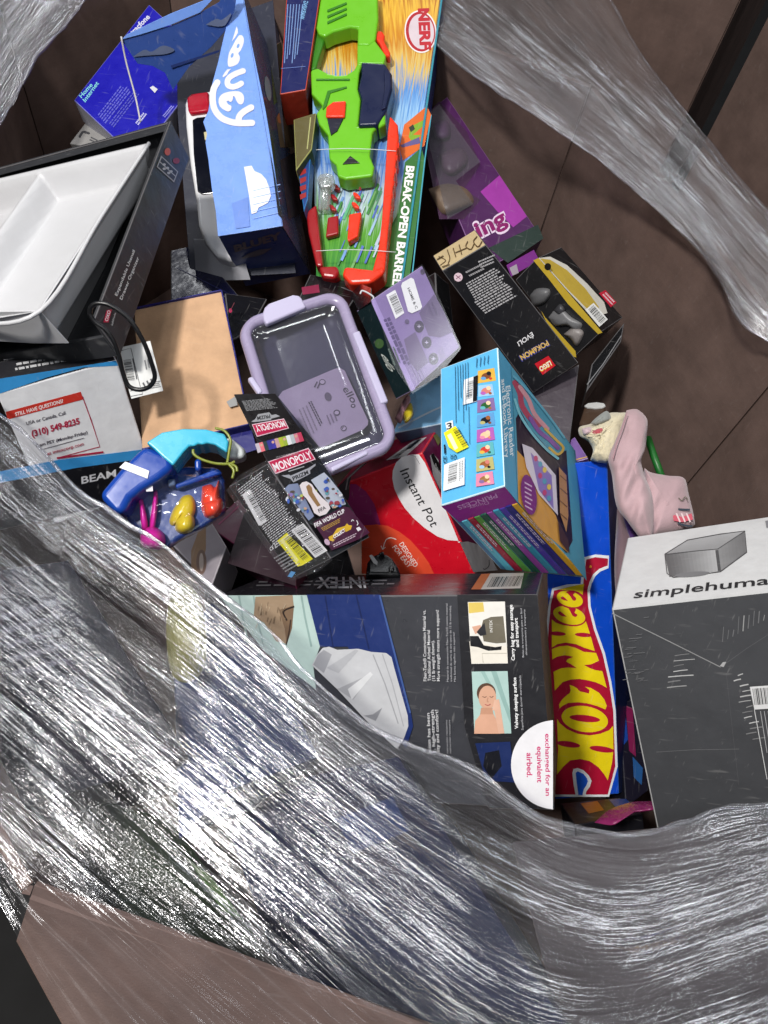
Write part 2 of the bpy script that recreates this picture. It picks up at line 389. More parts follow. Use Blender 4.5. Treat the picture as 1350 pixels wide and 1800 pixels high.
big_bin('cardboard_bin', 'brown cardboard bin in the top corner beyond the dark slit', (1297, 130), 0, 1.88, (.42, -.85), (.85, .42))

# ================================================================== CARTONS WITH THREE VISIBLE FACES
def Z(x0, y0, k): return lambda x, y: (x0 + x / k, y0 + y / k)

# ---- airbed carton -----------------------------------------------------------------
h = Hexa((945, 1045, .95), (380, 1048, 1.061), (974, 1425, .985), (955, 1006, 1.116))
ab = thing('airbed_carton', 'charcoal airbed carton with two small photos and a half round white seal', 'carton', h.base)
h.build(ab, 'carton_body', [I((58, 59, 64), .3), I((44, 42, 48), .22), I((120, 96, 78), .8), I((40, 40, 44))], .0018, WORND)
p = Print(h.f01).zoom(350, 950, 2.143)
p.poly([(75, 207), (410, 206), (455, 400), (430, 470), (440, 560), (250, 420)], (176, 198, 192))
for x in (150, 205, 385): p.line([(x, 208), (x + 14, 290), (x + 38, 400)], 7, (140, 165, 160))
p.poly([(212, 212), (352, 206), (357, 250), (350, 330), (330, 390), (290, 380), (245, 310), (205, 290)], (150, 128, 104))
p.poly([(300, 262), (357, 245), (350, 330), (330, 392), (322, 330)], (118, 95, 74))
p.brush([(356, 250), (325, 262), (318, 275), (330, 300)], 6, (40, 30, 26)); p.brush([(345, 300), (338, 350), (328, 392)], 5, (60, 46, 38))
for k_ in range(22):
    x, y = random.uniform(220, 330), random.uniform(225, 330); p.line([(x, y), (x + random.uniform(-12, 4), y + random.uniform(14, 30))], 2.2, random.choice([(178, 158, 132), (128, 108, 86)]))
p.poly([(405, 204), (680, 204), (745, 440), (800, 660), (806, 700), (780, 780), (700, 700), (560, 400), (455, 400)], (26, 44, 100))
for a_, b_ in (((475, 208), (505, 405)), ((592, 206), (640, 410))): p.line([a_, b_], 6, (18, 32, 78))
p.line([(680, 206), (740, 440), (795, 650)], 7, (60, 84, 140))
p.poly([(425, 470), (445, 430), (465, 405), (490, 400), (520, 412), (600, 408), (650, 420), (705, 424), (725, 440), (735, 480), (786, 660), (788, 700), (770, 750), (745, 785), (640, 690), (520, 560)], (186, 187, 190))
p.poly([(430, 468), (448, 430), (470, 412), (500, 430), (470, 500)], (150, 151, 156))
p.poly([(520, 560), (580, 600), (652, 500)], (158, 159, 163)); p.poly([(575, 600), (655, 505), (645, 495), (560, 560)], (205, 206, 208))
p.poly([(620, 660), (655, 655), (690, 630), (665, 680)], (138, 139, 144)); p.poly([(480, 480), (525, 500), (600, 415), (590, 410)], (170, 171, 175))
p.line([(655, 430), (700, 540), (750, 690)], 4, (150, 151, 155)); p.line([(690, 428), (728, 540), (770, 700)], 3, (160, 161, 165))
p.poly([(972, 205), (1272, 205), (1340, 1010), (1090, 1010), (1000, 700)], (32, 32, 36))
TX = (206, 206, 208)
for x, s_, y in ((857, 'Fiber-Tech® Construction Material vs.', 262), (873, 'Traditional Airbed Material', 338), (889, '(15 lb weight shown).', 376), (907, 'More strength means more support!', 262)):
    p.text(s_, (x, 530), (x - 4, y), (x - 12, 530), TX, .008)
for x, s_, y in ((940, 'Material de construcción Fiber-Tech® contra material', 238), (953, 'tradicional de cama de aire (peso de 15 lb mostrado).', 244), (967, 'Más fuerza significa más soporte!', 346)):
    p.text(s_, (x, 532), (x - 4, y), (x - 7.5, 532), (170, 170, 174))
for x, s_, y in ((868, 'ction has been', 650), (884, 'y, high-strength', 638), (900, 'ility and comfort!', 638)):
    p.text(s_, (x + 6, 802), (x, y), (x - 7, 802), TX, .006)
for x in (935, 946): p.text('nstrucción resistente', (x + 4, 802), (x, 676), (x - 4, 802), (150, 150, 154))
p.poly([(1012, 232), (1152, 230), (1163, 463), (1026, 465)], (222, 219, 212)); p.poly([(1014, 234), (1070, 233), (1074, 268), (1016, 275)], (214, 188, 96))
p.poly([(1018, 380), (1160, 400), (1162, 461), (1026, 463)], (226, 220, 208))
p.poly([(1062, 330), (1070, 300), (1100, 288), (1146, 285), (1156, 385), (1120, 388), (1072, 380)], (104, 98, 84))
p.poly([(1020, 360), (1052, 360), (1072, 395), (1115, 402), (1140, 398), (1138, 412), (1090, 416), (1050, 402), (1022, 398)], (24, 24, 28))
p.poly([(1028, 325), (1060, 318), (1066, 345), (1040, 352)], (206, 160, 136)); p.poly([(1045, 345), (1075, 310), (1082, 355), (1060, 360)], (40, 40, 44))
p.text('INTEX', (1106, 346), (1104, 300), (1095, 346), (214, 212, 206), .01); p.line([(1070, 460), (1066, 425), (1160, 425)], 3, (190, 184, 172))
p.poly([(1027, 494), (1162, 492), (1176, 727), (1037, 728)], (168, 196, 190))
p.poly([(1100, 493), (1120, 493), (1170, 640), (1172, 690)], (140, 172, 166)); p.poly([(1060, 493), (1075, 493), (1110, 560), (1105, 575)], (146, 178, 172))
p.ell((1082, 575), 36, 38, (86, 62, 48)); p.ell((1086, 592), 33, 45, (206, 160, 134))
p.poly([(1062, 630), (1104, 630), (1112, 670), (1056, 672)], (190, 142, 116))
p.poly([(1036, 728), (1040, 680), (1060, 655), (1110, 655), (1130, 700), (1135, 728)], (208, 160, 134))
p.poly([(1128, 727), (1112, 640), (1118, 600), (1130, 598), (1134, 620), (1150, 727)], (214, 170, 146)); p.poly([(1104, 640), (1112, 600), (1122, 600), (1124, 640)], (216, 174, 150))
p.brush([(1068, 588), (1076, 591), (1082, 588)], 2, (70, 40, 34)); p.brush([(1095, 588), (1102, 591), (1108, 587)], 2, (70, 40, 34)); p.brush([(1078, 618), (1088, 621), (1097, 617)], 3, (168, 84, 80)); p.brush([(1088, 592), (1085, 606), (1090, 608)], 1.6, (176, 126, 102))
p.text('Carry bag for easy storage', (1189, 452), (1180, 242), (1176, 452), (236, 236, 236), .022); p.text('and transport', (1205, 402), (1199, 292), (1192, 402), (236, 236, 236), .022)
p.text('Bolsa de transporte para un fácil', (1224, 440), (1216, 256), (1217, 440), (180, 180, 184)); p.text('almacenamiento y transporte', (1236, 432), (1228, 260), (1229, 432), (180, 180, 184))
p.text('Velvety sleeping surface', (1202, 710), (1194, 516), (1189, 710), (236, 236, 236), .022); p.text('Superficie para dormir aterciopelada', (1222, 714), (1212, 508), (1214, 714), (180, 180, 184))
p.poly([(1040, 764), (1172, 758), (1190, 912), (1080, 905)], (24, 40, 88)); p.poly([(1078, 800), (1130, 790), (1140, 850), (1100, 900), (1070, 850)], (16, 18, 26))
cx, cy = 1335, 845
p.poly([(min(1333, cx + 8 - 168 * math.sin(math.radians(a))), cy - 168 * math.cos(math.radians(a))) for a in range(0, 184, 6)], (226, 225, 228))
PK = (198, 42, 110)
p.text('exchanged for an', (1304, 728), (1306, 962), (1322, 728), PK, .02); p.text('equivalent', (1273, 776), (1274, 912), (1293, 776), PK, .02); p.text('airbed.', (1234, 800), (1235, 892), (1255, 800), PK, .02)
p.build('front_print', ab)
p = Print(h.f02)
p.poly([(845, 1036), (862, 1008), (921, 1007), (915, 1034)], (196, 190, 184)); p.poly([(828, 1036), (846, 1009), (862, 1008), (845, 1036)], (190, 110, 70))
p.bars((856, 1032), (912, 1030), (866, 1014), n=20); p.text('INTEX', (640, 1014), (560, 1015), (644, 1034), (200, 200, 205), .02)
p.rows(((450, 1030), (700, 1027), (454, 1024)), 2, (120, 118, 124), .4)
p.build('top_print', ab)

# ---- track set carton ---------------------------------------------------------------
h = Hexa((1067, 808, 1.25), (955, 818, 1.243), (1088, 1395, 1.304), (1094, 838, 1.349), {(1, 1, 0): (975, 1405)})
hw = thing('track_set_carton', 'long royal blue toy carton with flame lettering in yellow on red', 'carton', h.base)
BL = I((12, 74, 200), .3)
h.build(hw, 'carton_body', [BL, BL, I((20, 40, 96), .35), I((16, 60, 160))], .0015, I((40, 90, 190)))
sm2 = lambda q: [tuple(t) for t in smooth2(list(q) + [q[0]], 4)[:-1]]
p = Print(h.f01).zoom(900, 850, 3)
red = [(222, 565), (205, 640), (193, 760), (186, 900), (196, 1100), (214, 1400), (228, 1640), (505, 1640), (545, 1490), (534, 1200), (512, 1050), (478, 900), (432, 770), (402, 650), (398, 560), (408, 520), (428, 478), (460, 450), (505, 432), (507, 396), (440, 388), (392, 400), (380, 480), (375, 540), (300, 545)]
cc = np.mean(np.array(red), axis=0)
wh = [(212, 552), (193, 640), (180, 760), (172, 900), (182, 1100), (200, 1400), (214, 1652), (512, 1652), (557, 1492), (547, 1195), (524, 1046), (490, 893), (444, 764), (415, 648), (411, 565), (420, 528), (438, 490), (466, 464), (509, 446), (512, 380), (440, 374), (380, 388), (366, 480), (362, 530), (290, 532)]
p.poly(wh, (232, 236, 240)); p.poly(red, (176, 16, 52)); Yl = (238, 214, 20)
RW = (176, 16, 52); p.zoom(950, 1200, 8.573)
p.poly([(250, 545), (290, 610), (400, 700), (560, 770), (740, 795), (900, 770), (1030, 720), (1095, 650), (1100, 1000), (1080, 1200), (1015, 1470), (960, 1380), (870, 1270), (740, 1180), (600, 1150), (450, 1170), (340, 1270), (245, 1390), (265, 1000)], Yl)
p.ell((420, 928), 180, 45, RW, 26, 8); p.ell((925, 1003), 188, 45, RW, 26, 8); p.ell((668, 545), 384, 226, RW, 44, 10)
p.poly([(285, 390), (280, 330), (330, 250), (400, 185), (440, 160), (455, 120), (440, 30), (500, 55), (550, 85), (590, 130), (680, 150), (730, 165), (740, 110), (670, 60), (760, 80), (880, 150), (960, 250), (1000, 350), (980, 404), (850, 350), (700, 310), (560, 295), (420, 305), (340, 345)], Yl)
p.ell((668, 548), 352, 194, Yl, 44, 9); p.ell((668, 540), 232, 52, RW, 30, 6)
p.poly([(480, 1360), (500, 1300), (560, 1285), (650, 1320), (730, 1400), (772, 1480), (745, 1570), (690, 1640), (680, 1700), (530, 1700), (500, 1540)], (232, 236, 240)); p.poly([(532, 1360), (560, 1335), (650, 1375), (700, 1440), (715, 1490), (690, 1550), (650, 1610), (632, 1696), (572, 1696), (545, 1500)], (30, 92, 210))
p.zoom(950, 1000, 9)
p.poly([(180, 1270), (300, 1225), (430, 1215), (560, 1250), (680, 1310), (880, 1330), (930, 1460), (985, 1640), (1050, 1884), (980, 1840), (880, 1795), (760, 1765), (620, 1740), (480, 1750), (350, 1790), (226, 1926), (212, 1700), (190, 1500)], Yl)
p.poly([(160, 1450), (260, 1390), (380, 1365), (520, 1390), (430, 1430), (405, 1465), (470, 1500), (575, 1570), (450, 1560), (330, 1570), (180, 1640)], RW); p.poly([(690, 1520), (800, 1510), (930, 1450), (995, 1620), (860, 1600), (760, 1560)], RW)
p.poly([(180, 800), (240, 850), (350, 890), (500, 910), (640, 880), (720, 830), (750, 920), (800, 1080), (860, 1300), (700, 1250), (560, 1190), (400, 1165), (270, 1190), (180, 1245)], Yl)
p.ell((270, 1024), 130, 34, RW, 24, 4); p.ell((680, 1044), 136, 34, RW, 24, 4)
p.ell((455, 738), 280, 160, RW, 40, 14); p.ell((455, 735), 258, 140, Yl, 40, 14); p.poly([(275, 688), (305, 668), (360, 705), (418, 758), (340, 748), (290, 718)], RW); p.poly(sm2([(430, 606), (500, 604), (560, 640), (540, 690), (584, 728), (556, 760), (508, 740), (476, 680)]), RW)
p.ell((465, 478), 232, 146, RW, 40, 16); p.poly([(290, 330), (400, 300), (560, 260), (690, 235), (668, 410), (600, 366), (520, 340), (400, 334)], Yl); p.ell((465, 476), 210, 122, Yl, 40, 16); p.poly([(320, 452), (350, 433), (390, 460), (438, 508), (380, 497), (330, 477)], RW); p.poly(sm2([(400, 362), (470, 348), (545, 378), (518, 410), (566, 466), (546, 502), (508, 490), (464, 424)]), RW)
p.zoom(900, 850, 3)
p.ell((414, 438), 7, 7, (226, 150, 40), 10)
p.build('front_print', hw)

# ---- grey and white soap-dispenser carton ---------------------------------------------
h = Hexa((1075, 1070, .94), (1352, 1039, .862), (1145, 1408, 1.016), (1103, 945, 1.13), {(1, 0, 1): (1352, 908)})
for k_ in list(h.c):                                       # the carton runs on past the picture's edge
    if k_[1]: h.c[k_] = h.c[k_[0], 0, k_[2]] + (h.c[k_] - h.c[k_[0], 0, k_[2]]) * 1.22
for k_ in list(h.c):
    if k_[0]: h.c[k_] = h.c[0, k_[1], k_[2]] + (h.c[k_] - h.c[0, k_[1], k_[2]]) * 1.45
sh = thing('bin_carton', 'charcoal carton with white top picturing a brushed steel container', 'carton', h.base)
h.build(sh, 'carton_body', [I((66, 67, 70), .45), I((206, 206, 206), .5), I((60, 60, 62)), I((58, 58, 60))], .002, I((178, 178, 178), .7))
p = Print(h.f02).zoom(900, 850, 3)
def shade(p, quad, c0, c1, n=14):
    a, b, c, d = [np.array(q, float) for q in quad]
    for i in range(n):
        t0, t1 = i / n, (i + 1) / n; k = (c0[0] + (c1[0] - c0[0]) * t0); k = int(k)
        p.poly([a + (b - a) * t0, a + (b - a) * t1, d + (c - d) * t1, d + (c - d) * t0], (k, k, k + 1)); p.z -= p.dz
    p.z += p.dz
shade(p, [(806, 374), (1085, 345), (1098, 460), (830, 492)], (96,), (188,)); shade(p, [(1085, 345), (1226, 252), (1236, 360), (1098, 462)], (140,), (112,), 8)
shade(p, [(806, 370), (925, 296), (1226, 250), (1088, 343)], (150,), (170,)); p.line([(806, 372), (925, 298), (1100, 266), (1228, 250), (1238, 362), (1100, 464), (960, 484), (850, 494), (818, 474), (806, 372)], 5, (72, 72, 74)); p.line([(806, 374), (960, 356), (1085, 345), (1180, 282), (1226, 252)], 4, (80, 80, 82)); p.line([(1080, 350), (1094, 460)], 16, (84, 84, 86)); p.ell((950, 478), 92, 13, (120, 120, 122), 24, -5)
p.text('simplehuman', (640, 604), (1432, 522), (654, 560), (40, 41, 44), .012)
p.poly([(1336, 196), (1400, 190), (1404, 225), (1342, 232)], (130, 130, 134))
p.build('top_print', sh)
p = Print(h.f01).zoom(900, 850, 3)
sc = (128, 128, 130)
p.line([(528, 684), (800, 818), (1100, 968)], 4.5, (146, 146, 146)); p.line([(1104, 965), (1240, 868), (1352, 796)], 3, (92, 92, 95)); p.line([(1130, 1000), (1160, 1280), (1196, 1590)], 3, (80, 80, 83)); p.line([(760, 1416), (960, 1404), (1198, 1400)], 3, (100, 100, 102))
p.poly([(1096, 962), (1112, 942), (1130, 940), (1116, 968)], (170, 170, 170))
r_ = random.Random(3)
for (x, y, n, dx, ln) in ((845, 905, 7, -8, 150), (1170, 1010, 13, 6, 70)):
    for i in range(n):
        l = ln * r_.uniform(.35, 1); xx = x + dx * i + r_.uniform(-8, 30); yy = y + 28 * i
        p.line([(xx, yy + 3), (xx + l * .5, yy - 3), (xx + l, yy - 7)], r_.uniform(3, 7), random.choice([(150, 150, 150), (120, 120, 121), (186, 186, 186)]))
for i in range(9):
    xx = 1110 + 27 * i; yy = 835 - 14 * i; l = r_.uniform(30, 100); p.line([(xx, yy), (xx + 6, yy - l)], r_.uniform(3, 6), r_.choice([(150, 150, 150), (110, 110, 112)]))
for i in range(26): xx, yy = r_.uniform(580, 700), r_.uniform(700, 1050); p.line([(xx, yy), (xx + r_.uniform(10, 60), yy - 4)], r_.uniform(1.5, 3.5), (112, 112, 114))
p.poly([(1254, 1072), (1420, 1060), (1440, 1182), (1278, 1192)], (214, 214, 214)); p.bars((1268, 1082), (1400, 1072), (1280, 1168), n=30)
p.line([(1278, 1192), (1305, 1340), (1345, 1560)], 4, (200, 200, 200))
for i in range(5): p.line([(1310 + 20 * i, 1200), (1345 + 20 * i, 1420)], 3.5, (168, 168, 170))
p.build('front_print', sh)

# ---- pressure-cooker carton ------------------------------------------------------------
h = Hexa((742, 795, 1.2), (590, 856, 1.252), (838, 1012, 1.25), (778, 738, 1.385))
ip = thing('cooker_carton', 'red cooker carton with white oval panel and handwritten style lettering', 'carton', h.base)
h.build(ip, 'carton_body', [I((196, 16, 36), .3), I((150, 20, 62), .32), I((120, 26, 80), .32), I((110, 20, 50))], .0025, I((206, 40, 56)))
zz = (560, 700, 3.97)
p = Print(h.f01).zoom(*zz)
p.poly([(110, 640), (165, 590), (330, 425), (372, 398), (352, 440), (228, 545), (216, 600), (214, 720), (150, 690)], (60, 50, 54)); p.line([(372, 400), (330, 440), (205, 560), (190, 640)], 9, (150, 140, 142))
p.poly([(222, 598), (262, 600), (330, 650), (390, 740), (432, 882), (300, 900), (190, 760), (214, 690)], (136, 28, 92))
p.poly([(300, 890), (400, 880), (480, 890), (560, 930), (640, 990), (720, 1080), (770, 1150), (805, 1225), (300, 1225)], (216, 72, 44))
p.poly([(700, 392), (640, 394), (580, 412), (540, 450), (518, 505), (514, 560), (528, 630), (560, 700), (600, 765), (660, 835), (740, 905), (830, 965), (900, 990), (977, 996), (850, 690), (742, 450)], (226, 224, 226))
p.line([(640, 396), (672, 404), (706, 460)], 5, (160, 158, 160))
p.text('Instant Pot', (566, 508), (786, 902), (630, 484), (22, 22, 26), .004)
p.text('DESIGNED', (560, 1020), (668, 1182), (590, 1000), (238, 226, 220), .006); p.text('FOR EASY', (512, 1042), (626, 1186), (542, 1022), (238, 226, 220), .006)
p.brush([(540, 985), (505, 974), (470, 990), (448, 1050)], 6, (238, 226, 220)); p.line([(436, 1030), (446, 1056), (466, 1040)], 6, (238, 226, 220))
p.poly([(970, 1000), (990, 1000), (980, 1010)], (226, 224, 226))
p.build('front_print', ip)
p = Print(h.f02).zoom(*zz)
p.poly([(470, 432), (660, 296), (756, 270), (602, 412)], (222, 220, 222)); p.bars((520, 412), (640, 318), (560, 406), n=9); p.poly([(600, 360), (690, 290), (720, 284), (640, 352)], (30, 30, 34))
p.build('top_print', ip)
p = Print(h.f12).zoom(*zz)
p.poly([(778, 400), (800, 384), (836, 430), (860, 560), (850, 640), (800, 540)], (224, 222, 224)); p.poly([(784, 396), (802, 384), (850, 470), (850, 520), (806, 470)], (20, 20, 24)); p.text('INNER', (806, 470), (852, 560), (818, 452), (235, 235, 235), .01)
p.poly([(985, 1005), (1040, 1000), (1110, 1020), (1190, 1090), (1250, 1200), (1080, 1215)], (206, 204, 206)); p.brush([(1190, 1130), (1188, 1170), (1160, 1195), (1150, 1188)], 5, (30, 30, 34))
p.poly([(800, 260), (846, 240), (852, 300), (834, 330)], (150, 150, 70))
p.build('side_print', ip)

# ---- reader and book library box ----------------------------------------------------------
h = Hexa((888, 854, .95), (775, 889, .999), (875, 610, 1.05), (1030, 1016, 1.152), {(1, 1, 0): (774, 648), (0, 1, 1): (1012, 792), (1, 0, 1): (880, 1001)})
dz = thing('reader_book_set', 'sky blue book set box with eight thumbnails and coloured book spines', 'book set', h.base)
SKY = I((92, 176, 222), .32); TEAL = I((58, 132, 164), .35)
h.build(dz, 'box_shell', [SKY, I((70, 120, 160)), TEAL, I((60, 130, 170))], .0016, I((200, 225, 235)))
zz = (740, 580, 2.7)
p = Print(h.f01).zoom(*zz)
cols = [(214, 170, 70), (150, 190, 226), (126, 100, 150), (92, 150, 200), (170, 92, 170), (90, 170, 176), (176, 170, 110), (214, 130, 160)]
ink2 = [(120, 70, 40), (200, 120, 110), (40, 90, 44), (24, 26, 34), (226, 190, 150), (196, 60, 50), (150, 90, 50), (150, 106, 60)]
for i in range(8):
    x, y = 270 - i * 1.2, 188 + 70 * i; q = [(x, y + 6), (x + 78, y - 8), (x + 86, y + 52), (x - 1, y + 66)]
    if i in (1,): q = [(x + 2, y + 6), (x + 70, y - 2), (x + 78, y + 52), (x + 4, y + 60)]
    p.poly(q, cols[i]); p.ell((x + 40, y + 30), 24, 15, ink2[i], 16, -15); p.ell((x + 52, y + 18), 11, 10, (226, 196, 160) if i % 3 else ink2[(i + 3) % 8], 12); p.ell((x + 26, y + 42), 13, 8, cols[(i + 3) % 8], 12); p.ell((x + 60, y + 42), 8, 6, ink2[(i + 5) % 8], 10)
p.poly([(205, 236), (270, 214), (265, 338), (198, 356)], (226, 228, 230)); p.bars((214, 330), (222, 244), (242, 322), n=14); p.poly([(249, 222), (270, 214), (265, 336), (246, 342)], (18, 18, 22))
for i in range(6): p.line([(162 + i * 12, 172 - i * 4), (166 + i * 12, 440 - (i % 3) * 60)], 2.6, (44, 92, 124))
for i in range(4): p.line([(262 + i * 18, 176 - 6 * i), (266 + i * 18, 118 - 4 * i + 14)], 4, (60, 116, 150))
p.line([(164, 470), (170, 540)], 2.5, (44, 92, 124)); p.line([(226, 360), (230, 540)], 2.5, (44, 92, 124))
p.poly([(115, 440), (150, 428), (156, 470), (124, 486)], (222, 224, 226)); p.text('3', (122, 474), (148, 466), (120, 444), (20, 20, 24), .02)
p.poly([(108, 488), (164, 455), (226, 555), (170, 582), (132, 556)], (232, 224, 40)); p.bars((150, 476), (200, 560), (178, 462), n=18); p.poly([(124, 500), (142, 490), (176, 560), (160, 570)], (236, 234, 190))
p.poly([(108, 545), (116, 543), (118, 585), (110, 587)], (16, 24, 34)); p.text('CE', (106, 632), (106, 600), (122, 632), (16, 40, 60), .02); p.text('UK', (140, 612), (140, 590), (154, 612), (16, 40, 60), .02); p.text('CA', (156, 616), (156, 590), (170, 616), (16, 40, 60), .02)
p.poly([(110, 640), (207, 604), (206, 734), (106, 764)], (228, 230, 232)); p.bars((126, 730), (132, 640), (168, 716), n=16); p.rows(((180, 626), (180, 720), (196, 620)), 3, (90, 96, 100), .4)
p.build('back_print', dz)
p = Print(h.f12).zoom(*zz)
p.poly([(369, 90), (425, 165), (460, 820), (400, 744)], (72, 150, 186))
p.text('Electronic Reader', (402, 268), (424, 606), (424, 262), (226, 236, 240), .012); p.text('and 8-Book Library', (382, 236), (400, 612), (400, 228), (226, 236, 240), .012)
p.poly([(428, 172), (500, 268), (690, 520), (726, 570), (786, 1190), (700, 1080), (462, 820)], (76, 150, 176))
p.poly([(450, 420), (470, 380), (520, 470), (600, 560), (640, 600), (690, 570), (720, 1000), (690, 1060), (470, 820)], (30, 16, 44))
p.poly([(456, 570), (520, 640), (560, 760), (640, 880), (700, 1060), (560, 940), (462, 815)], (206, 150, 70))
for q, wd_b, m_ in (([(446, 250), (470, 300), (480, 360), (520, 420), (560, 450)], 26, (170, 70, 96)), ([(470, 270), (510, 330), (540, 400), (600, 470)], 20, (206, 150, 160)), ([(520, 420), (560, 480), (610, 520), (650, 560)], 20, (130, 84, 160)), ([(590, 470), (640, 520), (676, 560), (650, 590), (610, 560)], 12, (206, 170, 80)), ([(446, 330), (470, 400), (520, 480), (590, 560), (650, 610)], 12, (120, 190, 206)), ([(440, 220), (500, 280), (600, 400), (680, 510)], 10, (96, 170, 196))): p.brush(q, wd_b, m_)
p.poly([(480, 540), (530, 560), (640, 690), (650, 880), (560, 780), (500, 650)], (214, 206, 220)); p.poly([(520, 580), (620, 690), (630, 850), (560, 760)], (140, 120, 190))
for i in range(8): p.ell((545 + 14 * (i % 3) + i * 7, 610 + i * 27), 10, 14, [(196, 70, 120), (90, 160, 190), (230, 200, 90)][i % 3], 12)
p.ell((512, 782), 36, 96, (116, 30, 120), 28, -8); p.rows(((492, 720), (528, 740), (494, 830)), 6, (220, 190, 220), .35)
p.poly([(655, 650), (690, 690), (700, 880), (690, 960), (660, 870)], (176, 130, 84)); p.poly([(650, 900), (700, 1000), (705, 1060), (660, 1000)], (64, 40, 50))
for i in range(4): p.line([(660, 690 + 60 * i), (694, 720 + 60 * i)], 4, (100, 66, 44))
p.build('window_print', dz)
p = Print(h.f02).zoom(*zz)
p.poly([(97, 838), (398, 745), (458, 822), (182, 912)], (140, 46, 138)); p.text('PRINCESS', (356, 776), (170, 836), (366, 796), (196, 150, 200), .01); p.text('Disney', (318, 812), (228, 840), (324, 826), (196, 150, 200), .0)
p.build('end_print', dz)
n_ = 9; bc = [(90, 176, 200), (150, 34, 60), (86, 150, 70), (30, 84, 70), (140, 66, 150), (56, 140, 170), (74, 56, 160), (40, 40, 120), (214, 164, 50)]
A_, B_, C_, D_ = [np.array(q, float) for q in ((190, 912), (458, 824), (775, 1168), (402, 1140))]
for i in range(n_):
    a = (i + .06) / n_; b = (i + .94) / n_
    slab(dz, 'book', h.f02, [A_ + (B_ - A_) * a, A_ + (B_ - A_) * b, D_ + (C_ - D_) * b, D_ + (C_ - D_) * a], -.004, .0055 + .001 * (i % 2), I(bc[i]), .0012, mp=Z(*zz))
p = Print(h.f02, .004).zoom(*zz)
for i in range(n_):
    a = (i + .5) / n_; s0 = A_ + (B_ - A_) * a; e0 = D_ + (C_ - D_) * a
    q = s0 + (e0 - s0) * .12; e = s0 + (e0 - s0) * .62; nn = np.array([e[1] - q[1], q[0] - e[0]]); nn = nn / np.linalg.norm(nn) * 7
    p.rows((tuple(q), tuple(e), tuple(q + nn)), 2, (215, 205, 220), .5, seed=i)
p.build('spine_lettering', dz)

# ---- building-brick set box -----------------------------------------------------------------
h = Hexa((777, 476, 1.25), (854, 430, 1.227), (937, 691, 1.357), (761, 450, 1.341), {(1, 1, 0): (1017, 638), (1, 0, 1): (835, 404)})
lg = thing('brick_set_box', 'narrow black toy box with cream end and small red square emblem', 'box', h.base)
h.build(lg, 'box_body', [I((22, 21, 24), .35), I((206, 184, 140), .45), I((18, 18, 20)), I((20, 20, 22))], .0012, WORND)
zz = (730, 380, 3.375); p = Print(h.f01).zoom(*zz)
p.rows(((372, 268), (470, 226), (386, 300)), 3, (170, 168, 170), .5, seed=2); p.rows(((296, 330), (392, 282), (316, 350)), 2, (150, 148, 150), .4)
p.rows(((300, 400), (500, 290), (352, 492)), 8, (176, 174, 176), .5, seed=4); p.rows(((350, 510), (560, 392), (410, 572)), 6, (176, 174, 176), .5, seed=5)
p.ell((255, 362), 26, 26, (222, 196, 206), 24); p.line([(240, 350), (270, 374)], 4, (120, 60, 90)); p.line([(242, 372), (268, 352)], 4, (120, 60, 90))
p.text('ÉVOLI', (692, 686), (604, 748), (704, 712), (232, 230, 232), .02)
p.text('POKéMON', (782, 734), (614, 832), (800, 766), (66, 70, 140), .065); p.text('POKéMON', (780, 737), (618, 829), (796, 764), (226, 186, 84), .02)
p.poly([(708, 876), (790, 828), (832, 886), (756, 942)], (200, 24, 40)); p.text('LEGO', (800, 856), (732, 898), (812, 884), (240, 200, 60), .06); p.text('LEGO', (798, 858), (734, 897), (809, 882), (238, 238, 238), .02)
p.build('side_print', lg)
p = Print(h.f02).zoom(*zz); br = (96, 74, 44)
for q in ([(140, 240), (180, 262), (150, 290)], [(190, 200), (205, 250), (195, 280)], [(225, 190), (240, 240)], [(260, 170), (275, 225)], [(240, 215), (300, 190)], [(310, 150), (300, 180), (330, 195), (350, 160)], [(365, 120), (345, 150), (372, 180), (395, 150)], [(130, 255), (165, 235)], [(160, 300), (200, 285)]): p.brush(q, 6, br)
p.build('end_print', lg)

# ---- action figure box -------------------------------------------------------------------
h = Hexa((1056, 584, 1.36), (943, 454, 1.37), (1011, 626, 1.408), (1095, 558, 1.425), {(1, 1, 0): (906, 492)})
fb = thing('action_figure_box', 'black and gold window box with grey figure, beside the purple box', 'box', h.base)
h.build(fb, 'box_body', [I((30, 30, 32), .3), I((24, 24, 26), .3), I((26, 26, 28), .3), I((20, 20, 22))], .0014, WORND)
zz = (730, 380, 3.375); p = Print(h.f01).zoom(*zz)
p.poly([(700, 262), (732, 248), (1110, 690), (1085, 700), (905, 520), (790, 370)], (186, 158, 50)); p.poly([(746, 560), (770, 600), (950, 800), (955, 838), (930, 830), (800, 680)], (186, 158, 50))
p.ell((786, 300), 20, 22, (20, 18, 14), 18)
p.poly([(1008, 556), (1058, 514), (1142, 612), (1092, 656)], (222, 222, 220)); p.bars((1026, 556), (1100, 640), (1058, 528), n=18)
p.build('front_print', fb)
for q, m_ in (([(680, 470), (720, 430), (790, 430), (800, 470), (760, 520), (700, 530)], (92, 92, 94)), ([(790, 600), (850, 540), (930, 600), (990, 640), (960, 680), (900, 650), (830, 650)], (110, 110, 112)), ([(880, 700), (940, 660), (1000, 690), (960, 770), (920, 730)], (130, 124, 122)), ([(820, 560), (860, 520), (890, 560), (850, 600)], (60, 60, 64))):
    puff(fb, 'figure_detail', h.f01, q, .012, I(m_), 6, .001, mp=Z(*zz), n=4)
p = Print(h.f02).zoom(*zz)
p.poly([(732, 248), (800, 240), (900, 290), (1020, 400), (1120, 510), (1140, 575), (1050, 600), (900, 440)], (200, 196, 186)); p.poly([(740, 250), (800, 258), (900, 320), (1010, 430), (1090, 540), (1060, 590), (900, 430)], (180, 154, 60))
